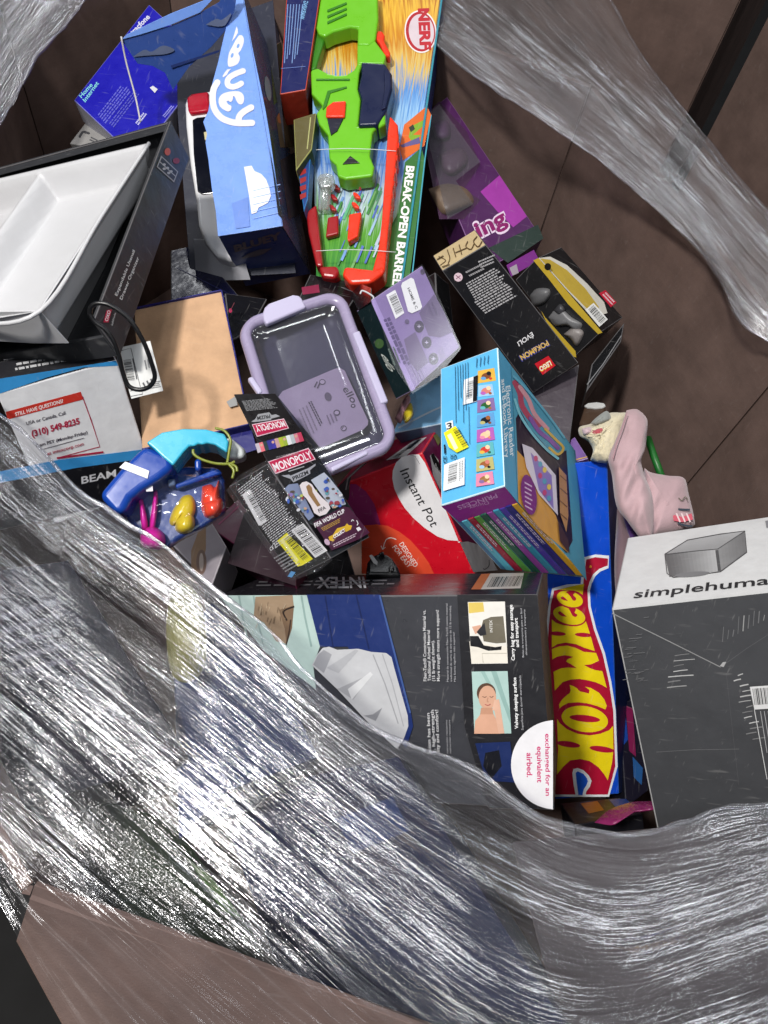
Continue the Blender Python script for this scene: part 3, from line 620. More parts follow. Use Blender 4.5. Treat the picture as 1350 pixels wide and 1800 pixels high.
p.poly([(1090, 458), (1128, 438), (1194, 512), (1160, 540)], (190, 30, 56)); p.rows(((1110, 466), (1168, 528), (1124, 456)), 2, (230, 200, 206), .5)
p.build('top_print', fb)

# ---- pool-supply carton with the help line --------------------------------------------------
h = Hexa((205, 633, 1.06), (-6, 692, 1.004), (276, 858, 1.215), (180, 588, 1.115))
ix = thing('help_line_carton', 'white and blue carton showing a red framed telephone help line', 'carton', h.base)
h.build(ix, 'carton_body', [I((222, 222, 224), .4), I((42, 42, 46), .35), I((70, 70, 74)), I((50, 50, 54))], .0018, I((220, 220, 222)))
zz = (0, 400, 3); p = Print(h.f01).zoom(*zz); BB = (56, 144, 206)
p.poly([(-20, 882), (-20, 800), (330, 745), (612, 702), (622, 728), (440, 738), (250, 790)], BB)
hd = (196, 52, 40); dk = (56, 44, 60); mr_ = (170, 34, 66)
p.poly([(30, 972), (425, 866), (440, 906), (40, 1012)], hd); p.text('STILL HAVE QUESTIONS?', (82, 995), (334, 923), (78, 976), (238, 234, 232), .02)
p.line([(434, 890), (482, 1020), (526, 1156), (300, 1216)], 5, mr_)
p.text('USA or Canada, Call', (140, 1042), (346, 986), (136, 1024), dk, .01); p.text('(310) 549-8235', (170, 1104), (422, 1034), (162, 1072), mr_, .035); p.text('8 am PST (Monday-Friday)', (190, 1160), (462, 1086), (186, 1144), dk, .018)
p.line([(230, 1168), (442, 1110)], 3, dk); p.text('at intexcorp.com', (250, 1202), (442, 1148), (246, 1184), mr_, .012); p.line([(300, 1216), (545, 1184)], 10, mr_)
p.poly([(-20, 1290), (300, 1226), (772, 1168), (790, 1215), (400, 1268), (-20, 1350)], BB); p.poly([(-20, 1350), (400, 1268), (790, 1215), (850, 1400), (-20, 1600)], (24, 24, 28))
p.text('BEAM', (430, 1352), (612, 1312), (428, 1314), (226, 226, 228), .02)
p.build('front_print', ix)
p = Print(h.f02).zoom(*zz)
p.text('INTEX', (535, 632), (390, 668), (548, 672), (206, 206, 208), .02); p.rows(((366, 664), (44, 722), (372, 688)), 2, (196, 196, 198), .5, seed=12)
p.rows(((20, 700), (520, 618), (14, 676)), 3, (150, 150, 154), .45, seed=8)
p.build('top_print', ix)

# ================================================================== UPPER HALF OF THE HEAP
def prism(parent, name, a, b, dn, th, mat, bevel=.001, edge=None):
    """a board: edge a-b, running dn downwards, th thick"""
    a, b, dn, th = [np.array(q, float) for q in (a, b, dn, th)]
    v = [a, b, b + dn, a + dn]; v += [q + th for q in v]
    return mesh(name, v, [(0, 1, 2, 3), (4, 5, 6, 7), (0, 1, 5, 4), (1, 2, 6, 5), (2, 3, 7, 6), (3, 0, 4, 7)], mat, parent, bevel=bevel, edge_mat=edge)
unit = lambda v: v / np.linalg.norm(v)

# ---- cutlery organiser: dark carton and white tray --------------------------------------------
h = Hexa((300, 212, 1.2), (0, 293, 1.305), (166, 562, .99), (333, 278, 1.248), {(0, 1, 1): (207, 608)})
O, U, V, D = h.c[0, 0, 0], h.c[1, 0, 0] - h.c[0, 0, 0], h.c[0, 1, 0] - h.c[0, 0, 0], h.c[0, 0, 1] - h.c[0, 0, 0]
U = U * 1.35; DK = I((50, 51, 54), .35)
oc = thing('organizer_carton', 'shallow dark grey organizer carton leaning at the bin wall', 'carton', h.base)
prism(oc, 'side_panel', O, O + V, h.c[0, 0, 1] - O, unit(U) * .005, DK, .0012, WORND)
prism(oc, 'back_panel', O + unit(U) * .0055, O + U, D, unit(V) * .005, DK, .0012, WORND)
prism(oc, 'front_panel', O + V + unit(U) * .0055 + D * .45, O + V + U + D * .45, D * .55, -unit(V) * .005, DK, .0012)
prism(oc, 'bottom_panel', O + D * .99 + unit(U) * .006 + unit(V) * .006, O + D * .99 + unit(V) * .006 + U * .98, V * .97, D * -.06, DK, .0008)
for k_ in (0, 1): prism(oc, 'rim_strip', O + unit(U) * .006 + unit(V) * .006 + D * (.02 + k_ * .0), O + U * .98 + unit(V) * .006 + D * .02, (unit(V) * .016 if k_ == 0 else unit(V) * .001), D * .02, DK, .0006) if k_ == 0 else None
zz = (0, 400, 3); p = Print(h.f12).zoom(*zz)
p.text('Expandable Utensil', (618, 362), (712, 124), (604, 354), (216, 216, 216), .01); p.text('Drawer Organizer', (644, 382), (734, 160), (630, 374), (216, 216, 216), .01)
p.poly([(545, 500), (562, 436), (590, 432), (572, 500)], (190, 30, 70)); p.text('OXO', (568, 496), (584, 440), (552, 490), (236, 236, 236), .02); p.text('SoftWorks', (594, 518), (612, 452), (584, 514), (210, 210, 210), .0)
p.map = lambda x, y: (x / 3, y / 3)
p.ell((884, 800), 16, 20, (186, 84, 66), 18); p.ell((930, 848), 18, 16, (130, 40, 50), 16)
p.poly([(850, 820), (940, 905), (918, 962), (826, 880)], (150, 150, 152)); p.poly([(854, 830), (934, 906), (916, 952), (833, 878)], (44, 44, 47)); p.line([(842, 852), (926, 930)], 4, (170, 170, 172))
for x, y in ((866, 868), (884, 886), (902, 904), (866, 890), (890, 912)): p.ell((x, y), 9, 7, (170, 170, 172), 8)
p.build('side_print', oc)

a0, b0, l0 = W(70, 547, .935), W(262, 252, 1.165), W(0, 314, 1.25)
tp = Plane(a0, b0, l0); U2 = (l0 - b0) * 1.5; V2 = a0 - b0
TRW = M('white_plastic', (192, 192, 194), .38, var=.03, bump=.08, spec=.5)
tr_ = thing('cutlery_tray', 'white plastic cutlery tray lying in the dark organizer carton', 'tray', base_of([a0, b0, l0]) - np.array([0, 0, .05]))
na, nb = 150, 110; v = []; f = []
wd = np.linalg.norm(U2); ln = np.linalg.norm(V2)
def sst(x, a, b): t = np.clip((x - a) / (b - a), 0, 1); return t * t * (3 - 2 * t)
for j in range(nb + 1):
    for i in range(na + 1):
        s_, t_ = i / na, j / nb; x, y = s_ * wd, t_ * ln
        e = min(sst(x, .004, .020), sst(ln - y, .004, .024), sst(y, .004, .022))
        dep = .046 * e
        rx = .205 - .02 * t_ 
        dep = min(dep, .046 - .040 * (1 - sst(abs(x - rx), .002, .016))) if e > .05 else dep
        if x > rx: dep = min(dep, .046 - .034 * (1 - sst(abs(y - ln * .46), .002, .014)))
        v.append(b0 + U2 * s_ + V2 * t_ - tp.n * dep)
for j in range(nb):
    for i in range(na): k_ = j * (na + 1) + i; f.append((k_, k_ + 1, k_ + na + 2, k_ + na + 1))
mesh('compartments', v, f, TRW, tr_, smooth=True, solid=.0016)
flank = [W(264, 278, 1.2), W(122, 603, .985)]
fp = Plane(b0, a0, flank[0])
slab(tr_, 'side_wall', fp, [(262, 251), (263, 276), (213, 402), (146, 560), (135, 578), (121, 604), (70, 547)], -.002, .002, TRW, .0008)
fr = Plane(a0, flank[1], W(0, 600, 1.0)); slab(tr_, 'front_wall', fr, [(70, 547), (121, 604), (60, 604), (-80, 596), (-80, 549)], -.002, .002, TRW, .0008)
tube(tr_, 'rim_bead', smooth2([b0, b0 + V2 * .5, a0, a0 + U2 * .3, a0 + U2 * .6], 8), .0028, TRW)

# ---- home internet carton ---------------------------------------------------------------
pl, pts = quad_box([(130, 176), (262, 8), (372, 108), (240, 280)], (1.50, 1.60, 1.54), .05)
tf = thing('router_carton', 'deep blue home internet carton propped behind the torn toy box', 'carton', base_of(pts))
box8(pts, tf, 'carton_body', I((24, 20, 160), .3), I((150, 150, 160)), .0015, I((120, 120, 190)))
p = Print(pl).zoom(0, 0, 3)
p.text('Home', (430, 518), (490, 450), (414, 502), (130, 206, 210), .015); p.text('Internet', (450, 540), (522, 440), (434, 524), (130, 206, 210), .015)
p.text('tracfone', (700, 186), (792, 92), (680, 166), (206, 206, 226), .03)
p.rows(((556, 652), (700, 470), (520, 610)), 5, (90, 92, 190), .5, seed=5); p.rows(((600, 672), (740, 490), (580, 655)), 3, (80, 82, 180), .5, seed=6); p.rows(((730, 660), (776, 600), (720, 652)), 2, (190, 190, 230), .6); p.rows(((870, 620), (920, 560), (862, 614)), 2, (140, 140, 220), .6)
p.poly([(790, 462), (806, 452), (832, 470), (816, 490)], (210, 210, 216))
p.build('front_print', tf)
pl, pts = quad_box([(122, 252), (158, 205), (205, 240), (175, 262)], (1.52, 1.56, 1.5), .04)
wb = thing('white_carton', 'pale grey carton wedged under the deep blue internet carton', 'carton', base_of(pts)); box8(pts, wb, 'carton_body', I((150, 148, 146)), I((120, 118, 116)), .002)
Print(pl).brush([(140, 240), (146, 232), (156, 234)], 4, (70, 70, 74)).rows(((160, 240), (172, 246), (158, 244)), 2, (90, 90, 94)).build('front_print', wb)

# ---- torn light blue toy box with white toy van ---------------------------------------------
h = Hexa((497, 397, 1.30), (383, 415, 1.31), (432, 20, 1.336), (547, 480, 1.50), {(1, 0, 1): (430, 502)})
bb = thing('torn_toy_box', 'torn light blue toy box with white bubble lettering, front panel ripped open', 'box', h.base)
LB = I((112, 150, 224), .28); NV = I((64, 80, 146), .3)
zz = (300, 0, 2.7); z27 = Z(*zz)
fpoly = [(497, 397), (444, 406), (383, 415), (379, 370), (372, 330), (366, 280), (361, 250), (364, 235), (357, 214), (366, 195), (368, 182), (372, 150), (383, 110), (392, 70), (402, 30), (412, -30), (424, -30), (443, 80), (466, 190), (474, 236)]
slab(bb, 'front_panel', h.f01, fpoly, -.002, .002, LB, .0006)
c = h.c; top = c[0, 1, 0] + (c[0, 1, 0] - c[0, 0, 0]) * .14
e2 = c[0, 0, 1] - c[0, 0, 0]
sv = [c[0, 0, 0], top, top + e2, c[0, 0, 1]]; nin = unit(c[1, 0, 0] - c[0, 0, 0]) * .002
mesh('side_panel', sv + [q + nin for q in sv], [(0, 1, 2, 3), (4, 5, 6, 7), (0, 1, 5, 4), (1, 2, 6, 5), (2, 3, 7, 6), (3, 0, 4, 7)], [I((64, 74, 104), .25)], bb, bevel=.0006)
slab(bb, 'bottom_panel', h.f02, [(497, 398), (385, 417), (432, 503), (547, 481)], -.003, .002, NV, .0006)
inn = pl3((345, 492, 1.46), (430, 488, 1.44), (338, 425, 1.43)); slab(bb, 'inner_board', inn, [(345, 494), (440, 492), (420, 425), (340, 420)], -.002, .002, I((150, 150, 156), .6), .0006)
bk = pl3((330, 300, 1.47), (470, 300, 1.47), (400, 20, 1.50)); slab(bb, 'back_panel', bk, [(335, 490), (520, 480), (480, 0), (310, 60), (312, 200)], -.003, .003, I((24, 28, 48), .5), .0006)
fa = pl3((216, 66, 1.34), (330, 40, 1.33), (300, 155, 1.40))
flo = slab(bb, 'torn_flap', fa, [(213, 70), (250, 56), (300, 46), (345, 26), (385, 4), (400, -20), (418, -20), (412, 20), (398, 52), (372, 82), (332, 118), (304, 158), (290, 128), (268, 116), (242, 112), (228, 92)], -.002, .002, I((48, 74, 140), .3), .0005)
fb2 = pl3((216, 60, 1.335), (300, 38, 1.325), (255, 50, 1.31)); 
slab(bb, 'flap_edge', fa, [(213, 70), (224, 60), (300, 24), (360, 0), (372, -20), (392, -20), (352, 22), (300, 44), (250, 60)], .0005, .002, LB, .0005)
p = Print(fa, .0026).zoom(0, 0, 3)
p.poly(smooth2([(700, 300), (760, 262), (800, 272), (860, 240), (920, 262), (880, 284), (790, 292), (700, 300)], 4)[:-1], (86, 96, 124)); p.poly(smooth2([(1085, 130), (1140, 100), (1170, 104), (1220, 70), (1190, 130), (1150, 140), (1085, 130)], 4)[:-1], (92, 102, 130)); p.poly([(900, 345), (1160, 262), (1155, 275), (905, 360)], (34, 50, 104))
p.build('flap_print', bb, on='torn_flap')
p = Print(h.f01).zoom(*zz); wt = (214, 212, 218)
p.zoom(355, 30, 8.575); sm2 = lambda q: [tuple(t) for t in smooth2(list(q) + [q[0]], 4)[:-1]]
p.poly([(520, 140), (540, 180), (540, 240), (500, 310), (450, 370), (480, 280)], wt)
p.poly(sm2([(560, 275), (605, 278), (632, 335), (620, 420), (585, 500), (550, 548), (572, 605), (562, 665), (525, 715), (440, 748), (395, 735), (390, 640), (412, 530), (460, 440), (508, 345)]), wt); p.ell((545, 435), 20, 36, (112, 150, 224), 16, 20); p.ell((455, 577), 20, 38, (112, 150, 224), 16, 20)
p.poly([(310, 890), (340, 840), (380, 790), (440, 780), (400, 825), (375, 872), (320, 910)], wt)
p.brush([(620, 812), (540, 840), (450, 885), (400, 930), (382, 985), (405, 1035), (470, 1052), (545, 1028), (592, 1000)], 86, wt)
p.poly(sm2([(250, 1290), (256, 1225), (300, 1165), (380, 1132), (470, 1118), (560, 1122), (618, 1165), (636, 1240), (612, 1308), (562, 1312), (525, 1270), (495, 1205), (472, 1195), (462, 1250), (432, 1282), (400, 1262), (372, 1275), (400, 1318), (442, 1340), (436, 1400), (392, 1424), (320, 1390), (270, 1345)]), wt)
p.brush([(232, 985), (176, 1090), (162, 1250), (196, 1400), (290, 1515), (420, 1575), (560, 1598), (755, 1595)], 96, wt); p.brush([(742, 1362), (640, 1420), (568, 1490), (548, 1580)], 96, wt)
p.zoom(*zz)
p.poly([(348, 792), (384, 786), (398, 812), (430, 826), (452, 850), (468, 890), (476, 930), (462, 962), (440, 974), (418, 984), (408, 1008), (384, 1016), (372, 930)], (220, 220, 226))
p.poly([(290, 965), (366, 935), (376, 1075), (310, 1085)], (92, 128, 204))
for i in range(5): p.line([(392, 905 + 33 * i), (520, 875 + 33 * i)], 3, (140, 174, 236))
p.build('front_print', bb)
p = Print(h.f02).zoom(*zz); p.text('BLUEY', (305, 1196), (530, 1130), (296, 1166), (118, 106, 112), .05)
p.poly([(335, 1228), (365, 1204), (420, 1184), (482, 1178), (440, 1206), (400, 1218)], (112, 104, 116)); p.poly([(500, 1266), (540, 1250), (605, 1246), (560, 1262)], (72, 80, 116)); p.build('bottom_print', bb, on='bottom_panel')
p = Print(h.f12).zoom(*zz); 
p.poly([(440, 80), (500, 60), (520, 200), (470, 220)], (70, 84, 116)); p.poly([(470, 230), (525, 200), (560, 420), (490, 500)], (92, 108, 60)); p.poly([(500, 560), (560, 450), (590, 700), (520, 700)], (110, 90, 70)); p.poly([(520, 760), (590, 720), (640, 1000), (560, 1040)], (66, 56, 62)); p.ell((462, 420), 14, 60, (150, 156, 170), 16, -8); p.ell((520, 560), 14, 26, (190, 110, 60), 12)
p.poly([(462, 640), (486, 660), (530, 1040), (510, 1020)], (22, 24, 36))
p.build('side_print', bb, on='side_panel')
tube(bb, 'seal_strip', smooth2([W(213, 64, 1.335), W(222, 110, 1.36), W(238, 170, 1.38), W(247, 214, 1.38)], 5), .0016, I((190, 186, 186), .5))

tv = thing('toy_van', 'white toy van with red roof end inside the torn blue box', 'toy', W(380, 320, 1.42))
tpn = pl3((330, 170, 1.46), (400, 160, 1.46), (370, 440, 1.42))
GW = M('glossy_white_plastic', (224, 224, 226), .15, var=.02, bump=.05)
slab(tv, 'van_body', tpn, [(324, 176), (332, 164), (400, 152), (430, 200), (430, 445), (405, 458), (380, 450), (360, 425), (348, 395), (344, 350), (334, 290), (326, 220)], -.05, .06, GW, .012, 5)
slab(tv, 'roof_light', tpn, [(328, 170), (336, 164), (366, 160), (368, 195), (334, 200), (330, 192)], .006, .012, M('red_plastic', (176, 22, 44), .18), .004, 4)
slab(tv, 'window', tpn, [(338, 210), (346, 206), (400, 200), (410, 335), (356, 342), (347, 336), (340, 270)], .008, .004, M('black_glass', (10, 12, 24), .08), .002)
slab(tv, 'seat_detail', tpn, [(358, 232), (372, 228), (374, 244), (360, 246)], .0122, .004, I((206, 196, 150)), .001)

# ---- navy toy box beside the blaster ---------------------------------------------------------
pl, pts = quad_box([(505, -30), (566, -30), (538, 158), (492, 166)], (1.50, 1.50, 1.46), .09)
nb_ = thing('navy_toy_box', 'navy toy box with orange edge standing left of the green blaster', 'box', base_of(pts))
box8(pts, nb_, 'box_body', I((22, 28, 84), .3), I((190, 60, 40)), .0016, I((190, 66, 44)))
p = Print(pl).zoom(*zz); 
for i in range(6): p.line([(556 + i * 14, 20), (540 + i * 12, 300 - (i % 3) * 20)], 4, (110, 140, 190))
p.text('WARNING', (612, 90), (632, 4), (634, 92), (120, 170, 214), .02); p.line([(524, 325), (640, 315)], 3, (90, 110, 170)); p.build('front_print', nb_)
pl, pts = quad_box([(516, 210), (556, 198), (548, 262), (520, 300)], (1.46, 1.46, 1.42), .03)
ol = thing('olive_toy_box', 'small olive brown box wedged between blue box and green blaster', 'box', base_of(pts)); box8(pts, ol, 'box_body', I((92, 84, 46), .4), I((50, 60, 36)), .0016, I((150, 150, 90)))
Print(pl).line([(546, 206), (540, 262)], 2, (170, 170, 110)).build('front_print', ol)
pl, pts = quad_box([(522, 285), (546, 274), (541, 350), (534, 372)], (1.43, 1.43, 1.40), .03)
rb = thing('blue_toy_pack', 'narrow blue and red toy pack beside the clear barrel end', 'pack', base_of(pts)); box8(pts, rb, 'pack_body', I((30, 60, 120)), I((30, 80, 140)), .0016, I((40, 110, 170)))
p = Print(pl); [p.poly([(527, 300 + 14 * i), (538, 296 + 14 * i), (538, 304 + 14 * i), (528, 309 + 14 * i)], (150, 40, 40)) for i in range(4)]; p.build('front_print', rb)

# ---- blaster card box -------------------------------------------------------------------------
NPT = ((560, 480, 1.42), (705, 506, 1.40), (775, 20, 1.52))
npl = pl3(*NPT)
def card_mat():
    m = M('blaster_card_print', (200, 150, 50), .3, bump=.2); nt = m.node_tree; b = nt.nodes['Principled BSDF']
    tc = N(nt, 'ShaderNodeTexCoord'); mp = N(nt, 'ShaderNodeMapping'); mp.inputs['Scale'].default_value = (60, 6, 6)
    n = N(nt, 'ShaderNodeTexNoise'); n.inputs['Scale'].default_value = 1; n.inputs['Detail'].default_value = 5; nt.links.new(tc.outputs['UV'], mp.inputs[0]); nt.links.new(mp.outputs[0], n.inputs['Vector'])
    sx = N(nt, 'ShaderNodeSeparateXYZ'); nt.links.new(tc.outputs['UV'], sx.inputs[0])
    ad = N(nt, 'ShaderNodeMath', operation='MULTIPLY_ADD'); ad.inputs[1].default_value = .42; nt.links.new(n.outputs['Fac'], ad.inputs[0])
    sb = N(nt, 'ShaderNodeMath', operation='SUBTRACT'); sb.inputs[1].default_value = .21; nt.links.new(sx.outputs['Y'], sb.inputs[0]); nt.links.new(sb.outputs[0], ad.inputs[2])
    cr = N(nt, 'ShaderNodeValToRGB'); e = cr.color_ramp; st = [(0, (40, 120, 40)), (.16, (90, 160, 50)), (.27, (180, 200, 210)), (.38, (60, 110, 190)), (.52, (150, 190, 220)), (.62, (70, 130, 200)), (.70, (210, 180, 90)), (.80, (190, 120, 20)), (.9, (226, 180, 60)), (1, (170, 96, 20))]
    e.elements[0].color = (*lin(st[0][1]), 1); e.elements[1].position = 1; e.elements[1].color = (*lin(st[-1][1]), 1)
    for q, cc_ in st[1:-1]: x = e.elements.new(q); x.color = (*lin(cc_), 1)
    nt.links.new(ad.outputs[0], cr.inputs[0]); nt.links.new(cr.outputs[0], b.inputs['Base Color']); return m
nf = thing('blaster_card_box', 'orange, blue and green printed blaster box with white lettering down its edge', 'box', base_of([W(*q) for q in NPT]))
q4 = [npl.at(*q) for q in ((556, 486), (703, 508), (779, -30), (545, -30))]; vv = q4 + [q - npl.n * .004 for q in q4]
mesh('backing_card', vv, [(0, 1, 2, 3), (4, 5, 6, 7), (0, 1, 5, 4), (1, 2, 6, 5), (2, 3, 7, 6), (3, 0, 4, 7)], [card_mat()], nf, recalc=False, uv=[(0, 0), (1, 0), (1, 1), (0, 1)] * 2)
prism(nf, 'side_wall', q4[1], q4[2], -npl.n * .10, unit(q4[0] - q4[1]) * .003, I((24, 60, 130), .3), .0006)
prism(nf, 'edge_lip', q4[1] + npl.n * .0005, q4[2] + npl.n * .0005, npl.n * .004, unit(q4[1] - q4[0]) * .004, I((40, 130, 150), .3), .0006)
p = Print(npl).zoom(*zz)
p.poly([(1112, 770), (1190, 700), (1206, 760), (1128, 1360), (1010, 1360), (1030, 1100), (1080, 1010)], (44, 104, 40)); p.poly([(1010, 1300), (1035, 1100), (1072, 1050), (1050, 1360), (1005, 1360)], (70, 130, 50))
p.line([(1236, 545), (1206, 760), (1140, 1360)], 6, (60, 150, 170))
p.text('BREAK-OPEN BARREL', (1120, 786), (1052, 1352), (1158, 790), (236, 236, 236), .035)
p.ell((1186, 150), 76, 102, (226, 220, 220), 30, -6); p.ell((1186, 150), 70, 95, (170, 24, 34), 30, -6); p.ell((1190, 150), 60, 84, (206, 190, 196), 28, -6); p.text('NERF', (1176, 40), (1186, 238), (1226, 38), (180, 26, 40), .05)
p.poly([(1108, 592), (1216, 503), (1236, 545), (1204, 692), (1102, 762), (1086, 700)], (206, 96, 24)); p.poly([(1140, 600), (1200, 570), (1196, 600), (1150, 640), (1190, 640), (1150, 680), (1130, 650)], (120, 160, 30)); p.poly([(1130, 605), (1150, 590), (1160, 612), (1140, 628)], (40, 50, 30)); p.poly([(1090, 690), (1180, 650), (1185, 680), (1100, 700)], (90, 80, 130))
for i in range(46):
    x = random.uniform(740, 980); y = random.uniform(850, 1200); l = random.uniform(40, 130); p.line([(x, y + l), (x + l * .22, y + l * .5), (x + l * .42, y)], random.uniform(4, 13), random.choice([(150, 186, 214), (110, 150, 206), (104, 160, 90), (180, 200, 216), (80, 110, 190), (60, 130, 60), (90, 170, 120)]))
p.build('card_print', nf)

bl = thing('toy_blaster', 'lime green toy blaster with navy block and orange barrel rails', 'toy gun', base_of([npl.at(600, 480, .03)]))
LIME = M('lime_plastic', (106, 184, 34), .30, var=.03, bump=.06); DG = M('dark_lime_plastic', (52, 118, 24), .35, var=.03, bump=.06); NAV = M('navy_plastic', (18, 26, 60), .3, var=.03, bump=.06); ORG = M('orange_plastic', (232, 56, 30), .28, var=.03, bump=.06); DRED = M('deep_red_plastic', (150, 22, 28), .3, var=.03, bump=.06)
def bs(n_, q, z0, t, m, b=.004): return slab(bl, n_, npl, q, z0, t, m, b, 3, z27)
bs('stock', [(716, -60), (980, -60), (985, 90), (972, 190), (940, 215), (886, 215), (888, 132), (850, 128), (770, 150), (730, 172), (700, 160), (690, 130)], .006, .034, LIME)
bs('grip_strap', [(690, 125), (735, 168), (718, 230), (700, 285), (690, 325), (664, 335), (668, 250)], .006, .024, DG)
bs('spine', [(886, 196), (968, 190), (1022, 262), (1012, 302), (900, 302), (884, 345)], .006, .032, LIME)
bs('receiver', [(664, 332), (698, 320), (745, 346), (790, 356), (835, 352), (870, 330), (886, 300), (912, 296), (895, 345), (888, 420), (902, 470), (890, 598), (984, 598), (958, 625), (946, 740), (966, 790), (958, 834), (900, 842), (830, 850), (792, 835), (784, 782), (752, 752), (745, 640), (702, 585), (690, 535), (720, 500), (668, 442)], .006, .036, LIME)
bs('slide_block', [(904, 292), (1018, 300), (1050, 350), (1052, 420), (1026, 520), (980, 592), (890, 596), (905, 470), (890, 420), (905, 350)], .008, .042, NAV)
bs('slide_ridge', [(1020, 315), (1045, 352), (1046, 415), (1020, 512), (1000, 520), (1015, 420), (1012, 340)], .050, .004, NAV, .002)
bs('rear_tab', [(985, 525), (1018, 515), (1020, 585), (985, 606)], .01, .036, LIME)
bs('hammer', [(970, 160), (985, 142), (1005, 145), (1016, 165), (1012, 190), (1042, 245), (1040, 268), (1015, 262), (990, 205), (972, 185)], .012, .02, ORG)
bs('trigger', [(735, 555), (738, 505), (770, 480), (832, 476), (826, 555)], .0425, .006, ORG)
bs('trigger_well', [(742, 562), (820, 560), (790, 620), (760, 640)], .0405, .0045, I((20, 20, 40)), .001)
bs('triangle_notch', [(815, 778), (852, 738), (898, 772)], .0405, .004, I((16, 16, 18)), .001)
for i in range(3): bs('vent_slot', [(742, 45 + i * 28), (835, 8 + i * 26), (836, 18 + i * 26), (744, 56 + i * 28)], .0395, .003, DG, .001)
bs('panel_line', [(744, 430), (835, 408), (836, 416), (758, 440), (740, 500), (722, 520), (720, 512)], .0415, .003, DG, .0008)
bs('panel_line', [(690, 372), (850, 372), (850, 380), (690, 380)], .0415, .003, DG, .0008)
bs('barrel_rail', [(1040, 545), (1078, 590), (1082, 650), (1034, 1080), (1016, 1292), (985, 1320), (955, 1290), (985, 1180), (1000, 1060), (1018, 800), (1030, 620)], .004, .045, ORG)
for i in range(7): bs('rail_tooth', [(1072 - i * 7.4, 670 + i * 60), (1086 - i * 7.4, 676 + i * 60), (1082 - i * 7.4, 704 + i * 60), (1068 - i * 7.4, 700 + i * 60)], .006, .04, ORG, .002)
bs('muzzle', [(826, 1262), (960, 1278), (1012, 1262), (1014, 1292), (950, 1340), (850, 1346), (812, 1300)], .004, .05, ORG, .006)
bs('muzzle', [(700, 1262), (790, 1258), (800, 1290), (780, 1320), (716, 1312)], .004, .034, DRED, .006)
bs('barrel_rail', [(642, 1005), (690, 968), (704, 1100), (722, 1262), (690, 1262), (652, 1100)], .002, .03, DRED)
bs('barrel_slot', [(745, 1030), (795, 1020), (796, 1108), (735, 1124)], .003, .012, DRED, .003); bs('barrel_slot', [(846, 1015), (906, 1004), (888, 1120), (842, 1146), (838, 1130)], .003, .018, ORG, .003)
for (x, y, m_) in ((888, 872, ORG), (884, 926, ORG), (878, 972, ORG), (786, 884, DRED), (776, 934, DRED), (770, 984, DRED)): bs('barrel_port', [(x - 18, y - 18), (x, y - 12), (x + 18, y + 8), (x + 14, y + 18), (x - 6, y + 12), (x - 20, y - 6)], .003, .012, m_, .003)
dt = thing('clear_dart_tube', 'clear plastic tube end poking out beneath the green blaster', 'tube', npl.at(570, 330, .02)); CLR = clear('clear_tube_plastic', (.9, .95, .9), .25, .2, .15)
bsq = [(692, 850), (705, 826), (740, 818), (772, 828), (778, 860), (760, 885), (712, 890)]
slab(dt, 'tube_cap', npl, bsq, .02, .02, CLR, .003, 3, z27)
tube(dt, 'tube_body', [npl.at(*z27(735, 855), .022), npl.at(*z27(728, 1000), .016)], .012, CLR)
for yy in (705, 1185): tube(bl, 'tie_wire', smooth2([npl.at(*z27(690, yy + 6), .05), npl.at(*z27(830, yy), .053), npl.at(*z27(960, yy + 4), .054), npl.at(*z27(1070, yy + 12), .05)], 5), .0006, I((210, 214, 214)))

# ---- purple playset box -------------------------------------------------------------------
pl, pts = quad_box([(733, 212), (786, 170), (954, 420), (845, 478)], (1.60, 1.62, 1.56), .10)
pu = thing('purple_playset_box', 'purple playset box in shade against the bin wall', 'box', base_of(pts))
box8(pts, pu, 'box_body', I((72, 29, 80), .35), I((70, 30, 80)), .0016, I((120, 80, 130)))  # ink darkened so the colour itself carries the shade by the wall
p = Print(pl).zoom(700, 0, 2.077)
p.poly([(80, 440), (150, 370), (250, 480), (300, 600), (240, 690), (300, 730), (240, 800), (150, 800)], (62, 32, 62)); p.poly([(300, 700), (370, 640), (470, 790), (420, 830), (360, 770)], (150, 50, 150))
p.poly([(330, 905), (510, 820), (530, 870), (400, 960)], (34, 50, 44)); p.text('ing', (292, 872), (404, 812), (266, 812), (216, 196, 216), .075, .73); p.text('ing', (294, 868), (400, 812), (270, 814), (126, 14, 92), .03, .73)
p.poly([(395, 968), (495, 912), (515, 950), (412, 1010)], (110, 30, 120)); p.poly([(406, 978), (432, 964), (440, 996), (418, 1006)], (150, 140, 150))
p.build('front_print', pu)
for q, m_ in (([(110, 690), (180, 670), (250, 690), (275, 740), (220, 770), (160, 780)], (110, 92, 76)), ([(150, 560), (230, 540), (255, 590), (200, 640), (160, 620)], (86, 60, 80)), ([(120, 450), (180, 440), (190, 500), (140, 510)], (80, 40, 84))): puff(pu, 'playset_piece', pl, q, .02, I(m_), 6, .001, mp=Z(700, 0, 2.077), n=4)
CW = clear('window_film', (.93, .93, .95), .03, .06, .1, .5, 20, .3)
slab(pu, 'window', pl, [(90, 430), (150, 380), (300, 590), (210, 660), (275, 745), (180, 800)], .022, .0006, CW, 0, 1, Z(700, 0, 2.077))

